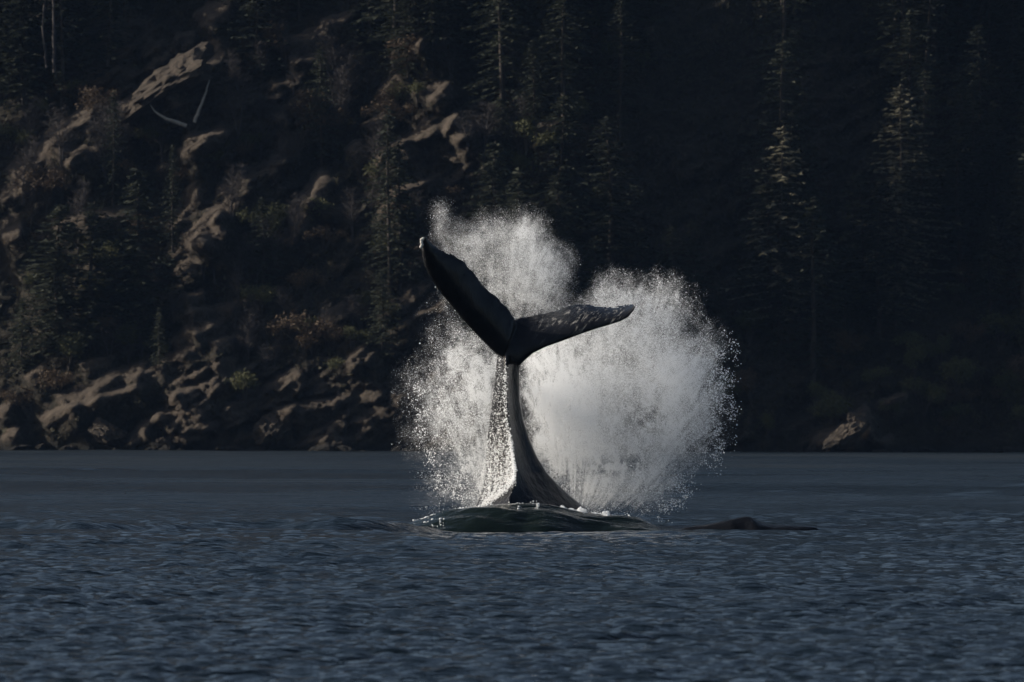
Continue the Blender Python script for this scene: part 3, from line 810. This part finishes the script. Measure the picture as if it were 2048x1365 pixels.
# ------------------------------------------------------------------ rocks
def rock_mesh(seed, sx, sy, sz, sub=4):
    bm = bmesh.new(); bmesh.ops.create_icosphere(bm, subdivisions=sub, radius=1.0)
    v = np.array([q.co[:] for q in bm.verts]); f = np.array([[q.index for q in k.verts] for k in bm.faces]); bm.free()
    r_ = np.random.default_rng(seed)
    for _ in range(14):                                  # cut flat facets
        n_ = r_.normal(size=3); n_ /= np.linalg.norm(n_); d = r_.uniform(0.55, 0.9)
        k = v @ n_; over = np.clip(k - d, 0, None); v = v - over[:, None] * n_[None] * 0.9
    nz = fbm(v[:, 0] * 2.5 + seed, v[:, 2] * 2.5 + v[:, 1] * 1.7, seed, 5, 0.6) - 0.5
    rg = 1 - np.abs(2 * fbm(v[:, 0] * 3.1 + seed, v[:, 2] * 3.1 - v[:, 1] * 2.3, seed + 40, 4, 0.6) - 1) * 2
    v = v * (1 + 0.40 * nz[:, None] + 0.30 * (rg[:, None] - 0.6))
    st = v[:, 2] * 0.87 - v[:, 0] * 0.5
    fr = (st * 3.2 + 0.6 * nz) % 1.0
    v = v * (1 + 0.06 * (fr[:, None] - 0.5))
    return mesh_from("rock", v * np.array([sx, sy, sz]), f, False, [M_rock])

def rock(px, py, wpx, hpx, tilt, seed, label, name="rock_outcrop", fwd=1.0):
    x, y_, z = hill_px(px, py)
    w, h = wpx / 28.0 / 2, hpx / 28.0 / 2
    o = link(name, rock_mesh(seed, w, max(0.6, 0.5 * (w + h)), h), None, (x, y_ - fwd * 0.5, z))
    o.rotation_euler = (0, -math.radians(tilt), 0)
    tag(o, label, "rock", "bare rocks on the hillside and shore")
rock(340, 168, 240, 96, 33, 11, "long pale slanting rock slab high on the hillside above the fallen log")
rock(215, 868, 60, 80, 70, 19, "knobbly rock pillar standing at the waterline", "shore_rock")
rock(332, 890, 26, 44, 80, 20, "small pointed tan boulder standing alone at the waterline", "shore_rock")
rock(548, 868, 100, 76, 40, 21, "large wedge shaped shore rock with one sunlit sloping side", "shore_rock")
rock(1688, 872, 90, 44, 30, 22, "jumbled tan shore rock beyond the splash, low by the water", "shore_rock", 5.0)
rock(1716, 842, 34, 50, 60, 23, "upright tan block on top of the jumbled shore rock", "shore_rock", 5.0)
rock(1782, 800, 50, 18, 20, 24, "thin lit ledge of rock above the jumbled shore rock", "shore_rock", 5.0)
rock(1095, 258, 60, 26, 5, 25, "small rounded tan outcrop on the ledge under two firs")

r = np.random.default_rng(99)
SHORE = [rock_mesh(60 + k, 0.55, 0.5, 0.36, 3) for k in range(6)]
SPOT = [("below the long low ledge", 330, 560), ("under the grey curtain of droplets", 760, 900), ("between the splash and the jumbled shore rock", 1450, 1620),
        ("past the jumbled shore rock", 1735, 1880), ("in the darkest far corner of the shore", 1880, 2060), ("by the knobbly pillar", 30, 300), ("past the wedge shaped shore rock", 610, 760)]
for (lab, a0, a1) in SPOT:
    for i in range(7):
        px = r.uniform(a0, a1); x = wx(px, 803 + 0.2 * max(0, px - 1024) / 28); y_ = hill_at(x, 0.1)[0]
        o = link("shore_stone", SHORE[int(r.integers(6))], None, (x, y_ - r.uniform(0.2, 1.2), r.uniform(-0.12, 0.12))); k_ = r.uniform(0.5, 1.7)
        o.scale = (k_ * r.uniform(0.8, 1.7), k_, k_ * r.uniform(0.6, 1.1)); o.rotation_euler = (r.normal(0, 0.2), r.normal(0, 0.25), r.uniform(0, 6.28))
        tag(o, ("big " if k_ > 1.3 else "small " if k_ < 0.85 else "middling ") + "dark wet stone at the waterline " + lab, "stone", "wet stones along the waterline")

# ------------------------------------------------------------------ trees
def tube(pts, radii, n=6):
    pts = np.asarray(pts, float); rings = []
    for i, p_ in enumerate(pts):
        d = pts[min(i + 1, len(pts) - 1)] - pts[max(i - 1, 0)]; d /= np.linalg.norm(d) + 1e-9
        a = np.cross(d, (0.31, 0.95, 0.1)); a /= np.linalg.norm(a); b_ = np.cross(d, a)
        th = np.arange(n) / n * 2 * math.pi
        rings.append(p_ + radii[i] * (np.cos(th)[:, None] * a + np.sin(th)[:, None] * b_))
    co = np.concatenate(rings); fs = []
    for r_ in range(len(rings) - 1):
        for i in range(n):
            j = (i + 1) % n; fs.append((r_ * n + i, r_ * n + j, (r_ + 1) * n + j, (r_ + 1) * n + i))
    return co, np.array(fs)

class Soup:
    def __init__(s): s.co = []; s.t = []; s.q = []; s.n = 0
    def add(s, co, f):
        s.co.append(np.asarray(co)); (s.t if np.asarray(f).shape[1] == 3 else s.q).append(np.asarray(f) + s.n); s.n += len(co)
    def mesh(s, name, mat, smooth=False):
        return mesh_from(name, np.concatenate(s.co), [np.concatenate(k) for k in (s.q, s.t) if k], smooth, [mat])

def conifer(seed, H, wide, bare=0.12, droop=0.35, step=0.42, gap=0.0, lean=0.0, mat=None):
    r_ = np.random.default_rng(seed)
    tr = Soup(); hs = np.linspace(0, 1, 9)
    bend = np.stack([lean * hs ** 2 * H + 0.1 * np.sin(hs * 5 + seed), 0.1 * np.cos(hs * 4 + seed), hs * H], 1); bend[0, 2] = -1.2
    tr.add(*tube(bend, 0.010 * H * (1 - hs) ** 0.9 + 0.02, 7))
    cr = Soup(); z = bare * H
    pts = []
    while z < H * 0.985:
        t = (z / H - bare) / (1 - bare)
        cx = np.interp(z, bend[:, 2], bend[:, 0]); cy = np.interp(z, bend[:, 2], bend[:, 1])
        Lm = wide * (1 - t) ** 0.75 * (0.35 + 0.65 * min(1, t * 6 + 0.35))
        nb = r_.integers(4, 7)
        a0 = r_.uniform(0, 6.28)
        for k in range(nb):
            if r_.random() < gap: continue
            az = a0 + 6.283 * k / nb + r_.normal(0, 0.25)
            L = Lm * r_.uniform(0.55, 1.12) + 0.15
            n_ = max(3, int(L / 0.26)); up = 0.25 * (t - 0.35) + r_.normal(0, 0.07)
            uu = np.linspace(0.12, 1, n_)
            bx = cx + np.cos(az) * L * uu; by = cy + np.sin(az) * L * uu
            bz = z + r_.normal(0, 0.16) + L * (up * uu - droop * uu ** 2 + 0.12 * uu ** 4)
            for m in range(n_):
                wl = (0.36 * (1 - 0.6 * uu[m]) + 0.10) * min(1.0, L / 1.2 + 0.3)
                for sd in (-1, 1):
                    d = az + sd * (0.9 + r_.normal(0, 0.25))
                    tip = np.array([np.cos(d) * wl, np.sin(d) * wl, -0.10 * wl + r_.normal(-0.06, 0.07)])
                    ax_ = np.array([np.cos(az) * 0.12, np.sin(az) * 0.12, r_.normal(0, 0.05)])
                    p0 = np.array([bx[m], by[m], bz[m] + r_.normal(0, 0.04)])
                    pts.append((p0 - ax_, p0 + ax_, p0 + tip))
            p0 = np.array([bx[-1], by[-1], bz[-1]])
            pts.append((p0 - (np.sin(az) * -0.07, np.cos(az) * 0.07, 0), p0 + (np.sin(az) * -0.07, np.cos(az) * 0.07, 0), p0 + np.array([np.cos(az), np.sin(az), -0.1]) * 0.3))
        z += step * r_.uniform(0.7, 1.3) * (1.0 - 0.45 * t)
    p0 = np.array([bend[-1, 0], bend[-1, 1], H])
    for k in range(6):
        a_ = k * 1.05; pts.append((p0 + (0.06 * math.cos(a_), 0.06 * math.sin(a_), -0.7), p0 + (-0.06 * math.cos(a_), -0.06 * math.sin(a_), -0.7), p0 + (0, 0, 0.15)))
    co_ = np.array(pts).reshape(-1, 3)
    cr.add(co_, np.arange(len(co_)).reshape(-1, 3))
    return tr.mesh("trunk", M_bark, True), cr.mesh("crown", mat or M_needle)

def shrub(seed, H, W, mat, leaf=0.16, n=900):
    r_ = np.random.default_rng(seed)
    tr = Soup()
    lobes = [(r_.normal(0, W * 0.28), r_.normal(0, W * 0.28), r_.uniform(0.4, 0.85) * H, r_.uniform(0.22, 0.42) * min(W, H)) for _ in range(7)]
    for (x, y_, z, R_) in lobes:
        tr.add(*tube([(0, 0, -0.5), (x * 0.35, y_ * 0.35, z * 0.4), (x, y_, z)], [0.05, 0.04, 0.012], 5))
    pts = []
    for (x, y_, z, R_) in lobes:
        for k in range(n // 7):
            d = r_.normal(size=3); d /= np.linalg.norm(d); c_ = np.array([x, y_, z]) + d * R_ * r_.uniform(0.35, 1.1) * np.array([1, 1, 0.8])
            a_ = r_.normal(size=3); a_ /= np.linalg.norm(a_); b_ = np.cross(a_, d + r_.normal(0, 0.5, 3)); b_ /= np.linalg.norm(b_) + 1e-6
            s_ = leaf * r_.uniform(0.6, 1.3)
            pts.append((c_ - a_ * s_, c_ + b_ * s_ * 0.6, c_ + a_ * s_)); 
    co_ = np.array(pts).reshape(-1, 3); cr = Soup(); cr.add(co_, np.arange(len(co_)).reshape(-1, 3))
    return tr.mesh("stem", M_bark, True), cr.mesh("crown", mat)

def bare_tree(seed, H, W, stems=4):
    r_ = np.random.default_rng(seed); tr = Soup(); tw = []
    for s_ in range(stems):
        a0 = r_.uniform(0, 6.28); d0 = r_.uniform(0.05, 0.5) * W
        top = np.array([math.cos(a0) * d0, math.sin(a0) * d0, H * r_.uniform(0.7, 1.0)])
        hs = np.linspace(0, 1, 6)[:, None]; path = hs * top + np.sin(hs * 4 + s_) * 0.12 * np.array([1, 0.6, 0]); path[0, 2] = -0.8
        tr.add(*tube(path, 0.036 * (1 - hs[:, 0]) + 0.010, 5))
        for k in range(26):
            t = r_.uniform(0.2, 1.0); b0 = np.array([np.interp(t, hs[:, 0], path[:, i]) for i in range(3)])
            a_ = r_.uniform(0, 6.28); L = W * 0.55 * (1.15 - t) * r_.uniform(0.5, 1.2) + 0.25
            d_ = np.array([math.cos(a_) * 0.75, math.sin(a_) * 0.75, r_.uniform(0.35, 1.0)]); d_ /= np.linalg.norm(d_)
            e_ = b0 + d_ * L; sd = np.cross(d_, r_.normal(size=3)); sd /= np.linalg.norm(sd)
            tw.append((b0 - sd * 0.022, b0 + sd * 0.022, e_))
            for j in range(16):
                q = r_.uniform(0.25, 1.0); c0 = b0 + d_ * L * q; d2 = d_ + r_.normal(0, 0.6, 3); d2 /= np.linalg.norm(d2); sd = np.cross(d2, r_.normal(size=3)); sd /= np.linalg.norm(sd)
                L2 = r_.uniform(0.25, 0.7) * (0.4 + 0.3 * H / 4)
                tw.append((c0 - sd * 0.010, c0 + sd * 0.010, c0 + d2 * L2))
    co_ = np.array(tw).reshape(-1, 3); cr = Soup(); cr.add(co_, np.arange(len(co_)).reshape(-1, 3))
    return tr.mesh("trunk", M_twig, True), cr.mesh("crown", M_twig)

def place(name, meshes, xyz, scale, rz, label, cat, group, part_names=("trunk", "crown")):
    e = bpy.data.objects.new(name, None); COL.objects.link(e)
    e.location = xyz; e.rotation_euler = (0, 0, rz); e.scale = (scale[0], scale[0], scale[1]) if isinstance(scale, tuple) else (scale,) * 3
    e.empty_display_size = 0.5
    tag(e, label, cat, group)
    for pn, m in zip(part_names, meshes): link(pn, m, e)
    return e

LANDMARKS = [("the long pale slab", 340, 165), ("the fallen log", 335, 235), ("the narrow tan slab", 110, 270), ("the flat topped shelf", 200, 450), ("the blunt rock face", 20, 480),
    ("the upright slanting rock rib", 372, 420), ("the tall thin rib", 612, 420), ("the rounded rock cluster", 375, 510), ("the pale young fir", 318, 670), ("the long low ledge", 440, 750),
    ("the wedge shaped shore rock", 548, 868), ("the knobbly pillar", 215, 868), ("the rounded pale top rock", 420, 22), ("the reddish rock patch", 820, 60), ("the small rounded outcrop", 1095, 258),
    ("the spire topped fir", 1225, 400), ("the fir with a lit tip", 1200, 130), ("the gaunt fir", 1562, 460), ("the broadest tall fir", 1800, 380), ("the narrow edge fir", 1985, 500),
    ("the bright olive bush", 1500, 650), ("the russet bush", 1505, 770), ("the jumbled shore rock", 1688, 872), ("the thin lit ledge", 1782, 800), ("the raised fluke's tip", 850, 480),
    ("the top of the rising mist", 1010, 420), ("the splash's upper rim", 1310, 550), ("the grey curtain's outer edge", 840, 770), ("the straight pale dead trunk", 113, 60), ("the forked grey snag", 1135, 165),
    ("the rock ledge with a split end", 250, 752), ("the two dim upper firs", 560, 180), ("the splash's outer rim", 1450, 760)]
def own(lab, px, py, s_):
    """A label of its own: size, kind, and where it stands from the nearest thing one can find."""
    if px < -65 or px > 2115: return lab
    kind = lab.split(" in the ")[0].split(" crowded")[0].split(" scattered")[0].split(" dotted")[0].split(" on the ")[0].split(" below")[0]
    nm, lx, ly = min(LANDMARKS, key=lambda q: math.hypot(q[1] - px, q[2] - py))
    dx, dy = px - lx, py - ly; d = math.hypot(dx, dy)
    far = "close" if d < 55 else ("" if d < 130 else "far")
    if abs(dy) > 2.2 * abs(dx): w = "above" if dy < 0 else "below"
    elif abs(dx) > 2.2 * abs(dy): w = "on the sunward side of" if dx < 0 else "on the shaded side of"
    else: w = ("above and " if dy < 0 else "below and ") + ("sunward of" if dx < 0 else "shadeward of")
    sz = "small" if s_ < 0.66 else ("middling" if s_ < 0.84 else "big")
    out = " ".join(q for q in (sz, kind, far, w, nm) if q)
    return out if len(out.split()) <= 16 else " ".join(q for q in (kind, w, nm) if q)

rng = np.random.default_rng(21)
CON = [conifer(100 + k, H, w, bare, droop, st, gap, ln) for k, (H, w, bare, droop, st, gap, ln) in enumerate(
    [(13, 2.6, 0.10, 0.38, 0.42, 0.05, 0), (15, 2.3, 0.12, 0.45, 0.46, 0.08, 0.01), (11, 2.4, 0.06, 0.30, 0.40, 0.0, 0), (16, 2.8, 0.18, 0.30, 0.62, 0.28, 0), (9, 2.1, 0.04, 0.35, 0.38, 0.0, -0.01), (17, 3.2, 0.12, 0.22, 0.60, 0.15, 0.0)])]
CON_H = [13, 15, 11, 16, 9, 17, 16, 17, 13]
CON += [conifer(140, 16, 3.0, 0.15, 0.28, 0.62, 0.26, 0, M_litneedle), conifer(141, 17, 3.3, 0.10, 0.22, 0.58, 0.12, 0, M_litneedle), conifer(142, 13, 2.7, 0.08, 0.36, 0.42, 0.04, 0, M_litneedle)]
SHR = [shrub(200 + k, 2.6, 2.4, M_leaf) for k in range(3)] + [shrub(210 + k, 2.4, 2.8, M_russet) for k in range(2)]
BAR = [bare_tree(300 + k, 5.0, 2.6, 3 + k % 3) for k in range(4)]

TREES_G = "conifers growing on the wooded hillside"
def fir(px, base, top, kind, label, wide=1.0):
    x, y_, z = hill_px(px, base)
    H = (base - top) * y_ / FPX
    k = H / CON_H[kind]
    place("conifer_tree", CON[kind], (x, y_, z - 0.2), (k * wide, k), rng.uniform(0, 6.28), label, "tree", TREES_G)
# the trees one can single out
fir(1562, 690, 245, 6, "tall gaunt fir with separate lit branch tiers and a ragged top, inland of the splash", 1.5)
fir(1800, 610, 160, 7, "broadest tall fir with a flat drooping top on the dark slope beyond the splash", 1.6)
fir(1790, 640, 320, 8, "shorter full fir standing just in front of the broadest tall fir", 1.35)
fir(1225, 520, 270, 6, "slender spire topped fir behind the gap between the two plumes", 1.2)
fir(1200, 215, 55, 1, "pointed fir with a lit tip high above the thin rock ledge", 1.2)
fir(1065, 265, 75, 0, "broad bushy fir on the ledge beside the small rounded outcrop", 1.5)
fir(1000, 330, 190, 2, "lower bushy fir on the near side of the broad one by the outcrop", 1.4)
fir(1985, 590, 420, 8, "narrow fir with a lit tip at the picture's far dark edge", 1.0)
fir(525, 590, 390, 0, "dark fir below the tall thin rock rib", 1.4)
fir(345, 560, 290, 1, "slim dark fir rising from the slope under the fallen log", 0.9)
fir(225, 420, 180, 1, "grey green fir standing over the narrow tan slab", 1.1)
fir(640, 330, 90, 0, "hazy fir near the top of the sunlit slope beside broken rocks", 1.2)
fir(45, 740, 590, 4, "small green fir at the picture's edge above the shore", 1.3)
fir(318, 730, 610, 4, "pale green young fir standing alone above the long low ledges", 0.9)

def clear_of_ledges(px, py, hp):
    """False where a tree this tall (in pixels) would stand before one of the lit ledges."""
    if 1240 < px < 1560 and py < 640 or 1590 < px < 1790 and py < 520: return False      # open ground sunward of the tall firs
    if px > 760: return True
    for (x0, y0, x1, y1, w) in LEDGES:
        for t in (0.1, 0.5, 0.9):
            lx, ly = x0 + (x1 - x0) * t, y0 + (y1 - y0) * t
            if abs(lx - px) < 10 + 0.13 * hp and py - hp < ly + 6 and ly - 14 < py: return False
    return True
zones = [  # x range, y range (pixels), count, kinds, label
    ((-60, 240), (20, 250), 15, (0, 1, 2, 5), "dark conifer crowded in the shaded wood above the narrow tan slab"),
    ((240, 620), (10, 150), 5, (0, 1, 2, 4), "dark conifer in the thin wood around the long pale slab's upper end"),
    ((640, 980), (10, 330), 11, (0, 1, 2, 4), "dark conifer scattered over the shadowed slope high above the raised fluke"),
    ((980, 1460), (-10, 330), 14, (0, 1, 2, 5), "nearly black conifer in the deep shade above the splash"),
    ((1400, 2110), (-20, 330), 30, (0, 1, 2, 3, 5), "nearly black conifer in the unlit wood at the top beyond the gaunt fir"),
    ((1420, 2110), (380, 800), 28, (0, 1, 2, 4, 5), "nearly black conifer in the unlit wood between the gaunt fir and the shore"),
    ((640, 1400), (420, 800), 26, (0, 2, 4, 1), "dark conifer in the shadowed hollow behind the whale"),
    ((-720, -70), (-20, 600), 18, (0, 1, 2, 5), "dark conifer standing in the sunlit wood outside the picture"),
    ((2120, 2800), (-20, 780), 22, (0, 1, 2, 5), "nearly black conifer standing in the shaded wood outside the picture"),
    ((-40, 300), (520, 720), 5, (2, 4, 0), "dark conifer in the thicket below the flat topped shelf")]
for (xr, yr, n, kinds, lab) in zones:
    for i in range(n):
        for _ in range(30):
            px, py = rng.uniform(*xr), rng.uniform(*yr)
            x, y_, z = hill_px(px, py)
            if hill_at(x, z)[1] < 0.5 and clear_of_ledges(px, py, 240): break
        else: continue
        k = int(rng.choice(kinds)); s_ = rng.uniform(0.55, 1.0)
        place("conifer_tree", CON[k], (x, y_, z - 0.3), (s_ * rng.uniform(1.2, 1.9), s_), rng.uniform(0, 6.28), own(lab, px, py, s_), "tree", TREES_G)

def bush(px, base, top, kind, label, name="leafy_bush", cat="bush", wide=1.0):
    x, y_, z = hill_px(px, base); H = (base - top) * y_ / FPX; k = H / 2.6
    place(name, SHR[kind], (x, y_ - 0.3, z - 0.1), (k * wide, k), rng.uniform(0, 6.28), label, cat, "bushes on the hillside", ("stem", "crown"))
bush(430, 335, 293, 0, "small yellow green bush beside the low ledges under the fallen log")
bush(520, 295, 260, 1, "yellow green bush between grey shrubs on the upper slope")
bush(490, 800, 740, 2, "rounded yellow green bush overhanging the shore near the wedge shaped rock")
bush(1500, 680, 615, 0, "bright olive bush just off the splash's rim in the dark wood", wide=1.2)
bush(1505, 800, 735, 3, "russet bush below the bright olive one, level with the splash")
bush(1880, 725, 665, 1, "olive bush low in the dark wood between the two shore thickets")
bush(2000, 690, 620, 2, "olive bush at the picture's far dark edge", wide=1.2)
bush(1790, 830, 800, 0, "tiny green bush on the thin lit ledge above the shore rock")
bush(60, 830, 770, 3, "brown leafed bush above the shore at the picture's sunlit edge", wide=1.3)
bush(780, 640, 600, 1, "small olive bush on the shaded slope beside the grey curtain of droplets")
for (xr, yr, n, ks, lab) in [((0, 700), (60, 480), 24, (0, 1, 2, 3, 4), "low bush dotted among the pale rocks of the upper sunlit slope"),
                             ((0, 760), (480, 860), 24, (0, 1, 2, 3, 4), "low bush dotted among the ledges of the lower sunlit slope"),
                             ((760, 1400), (40, 620), 34, (0, 1, 3, 4), "dim low bush on the shaded slope above the plumes"),
                             ((1440, 2080), (560, 870), 36, (0, 1, 2, 3, 4), "dim low bush in the dark wood near the far shore")]:
    for i in range(n):
        for _ in range(30):
            px, py = rng.uniform(*xr), rng.uniform(*yr)
            x, y_, z = hill_px(px, py)
            if hill_at(x, z)[1] < 0.55 and clear_of_ledges(px, py, 55): break
        else: continue
        s_ = rng.uniform(0.45, 1.0); k = int(rng.choice(ks))
        place("leafy_bush", SHR[k], (x, y_ - 0.1, z - 0.1), (s_ * rng.uniform(0.9, 1.3), s_), rng.uniform(0, 6.28), own(lab, px, py, s_), "bush", "bushes on the hillside", ("stem", "crown"))
for (xr, yr, n, lab) in [((30, 330), (280, 480), 22, "leafless grey shrub below the narrow tan slab"),
                         ((420, 740), (120, 480), 24, "leafless grey shrub on the upper slope around the tall thin rib"),
                         ((200, 760), (520, 760), 24, "leafless grey shrub on the lower slope above the long ledges"),
                         ((740, 1150), (100, 560), 14, "leafless grey shrub in the shade above the raised fluke"),
                         ((1700, 1800), (600, 660), 2, "leafless pale shrub in the dark wood below the broadest fir")]:
    for i in range(n):
        px, py = rng.uniform(*xr), rng.uniform(*yr)
        x, y_, z = hill_px(px, py); s_ = rng.uniform(0.30, 0.85)
        place("bare_shrub", BAR[i % 4], (x, y_ - 0.2, z - 0.1), (s_ * rng.uniform(1.0, 1.7), s_), rng.uniform(0, 6.28), own(lab, px, py, s_), "shrub", "leafless shrubs on the hillside")

# dead wood
def snag(name, pix, radii, label, cat, lift=0.5):
    pts = []
    for (a_, b_) in pix:
        x, y_, z = hill_px(a_, b_); pts.append((x, y_, z))
    pts = np.array(pts); pts[:, 1] = pts[:, 1].min() - lift
    base = pts[0].copy()
    n_ = 16; t = np.linspace(0, 1, len(pts)); tt = np.linspace(0, 1, n_)
    path = np.stack([np.interp(tt, t, pts[:, k]) for k in range(3)], 1) - base
    path += 0.012 * np.random.default_rng(3).normal(size=path.shape)
    co_, f_ = tube(path, np.interp(tt, np.linspace(0, 1, len(radii)), radii), 8)
    o = link(name, mesh_from(name, co_, f_, True, [M_twig if name == "dead_trunk" else M_dead]), None, base)  # dead trunks take the darker twig colour to imitate tree shade
    tag(o, label, cat, "dead trees on the slope")
snag("fallen_log", [(372, 254), (350, 246), (330, 240), (312, 228), (300, 212)], [0.15, 0.14, 0.11, 0.07, 0.02], "bleached fallen log curving across the slope under the long pale slab", "log", 0.9)
snag("leaning_snag", [(388, 248), (400, 222), (412, 192), (420, 165)], [0.13, 0.11, 0.08, 0.04], "thin grey dead trunk leaning beside the end of the pale slab", "dead tree", 1.6)
snag("dead_trunk", [(110, 150), (112, 80), (113, 30), (116, -20)], [0.13, 0.12, 0.10, 0.09], "straight pale dead trunk standing in the dark wood near the top corner", "dead tree", 3.0)
snag("dead_trunk", [(95, 140), (90, 70), (96, 10)], [0.10, 0.09, 0.07], "thinner dim dead trunk next to the straight pale one", "dead tree", 3.0)
snag("dead_trunk", [(158, 545), (157, 510), (160, 470)], [0.07, 0.06, 0.03], "short pale snag sticking out of the dark thicket below the shelf", "dead tree", 1.5)
snag("dead_trunk", [(1143, 190), (1135, 165), (1128, 140)], [0.08, 0.07, 0.03], "small forked grey snag between the two firs above the ledge", "dead tree", 2.0)

# low undergrowth: leaf tufts all over the slope where no bare rock shows
r = np.random.default_rng(8)
n = 95000
ux = r.uniform(-66, 72, n); uz = r.uniform(0.9, 44, n)
iz = np.clip(np.searchsorted(zs, uz), 1, len(zs) - 1); ix = np.clip(np.searchsorted(xs, ux), 1, len(xs) - 1)
uy = HYg[iz, ix]; ur = HRg[iz, ix]
k = (ur < 0.30 + 0.25 * r.random(n)) & (fbm(ux * 0.35, uz * 0.35, 400, 3) > 0.40)
ux, uy, uz = ux[k], uy[k], uz[k]; m = len(ux)
c_ = np.stack([ux, uy - r.uniform(0, 0.25, m), uz + r.uniform(0, 0.1, m)], 1)
d1 = r.normal(size=(m, 3)); d1 /= np.linalg.norm(d1, axis=1)[:, None]
d2 = np.cross(d1, r.normal(size=(m, 3))); d2 /= np.linalg.norm(d2, axis=1)[:, None]
sz = r.uniform(0.10, 0.30, m)[:, None]
co_ = np.stack([c_ - d1 * sz, c_ + d2 * sz * 0.7, c_ + d1 * sz + (0, 0, 0.1)], 1).reshape(-1, 3)
o = link("undergrowth", mesh_from("undergrowth", co_, np.arange(len(co_)).reshape(-1, 3), False, [M_under]))
tag(o, "low dark undergrowth covering the slope between rocks and trees", "undergrowth", kind="stuff")

# thin sea air between here and the far shore
hb = bpy.data.meshes.new("haze"); bm = bmesh.new(); bmesh.ops.create_cube(bm, size=1.0)
bmesh.ops.scale(bm, vec=(8200, 3600, 320), verts=bm.verts); bmesh.ops.translate(bm, vec=(0, 1150, 150), verts=bm.verts); bm.to_mesh(hb); bm.free()
M_haze = bpy.data.materials.new("haze"); M_haze.use_nodes = True; nt = M_haze.node_tree
nt.nodes.remove(nt.nodes["Principled BSDF"])
pv = N(nt, "ShaderNodeVolumePrincipled"); pv.inputs["Color"].default_value = (0.34, 0.56, 1.0, 1); pv.inputs["Density"].default_value = 1.7e-5; pv.inputs["Anisotropy"].default_value = 0.2
nt.links.new(pv.outputs[0], nt.nodes["Material Output"].inputs["Volume"])
hb.materials.append(M_haze)
tag(link("haze", hb), "thin blue air over the water", kind="stuff")

# unused meshes never shown are dropped
for me in list(bpy.data.meshes):
    if me.users == 0: bpy.data.meshes.remove(me)
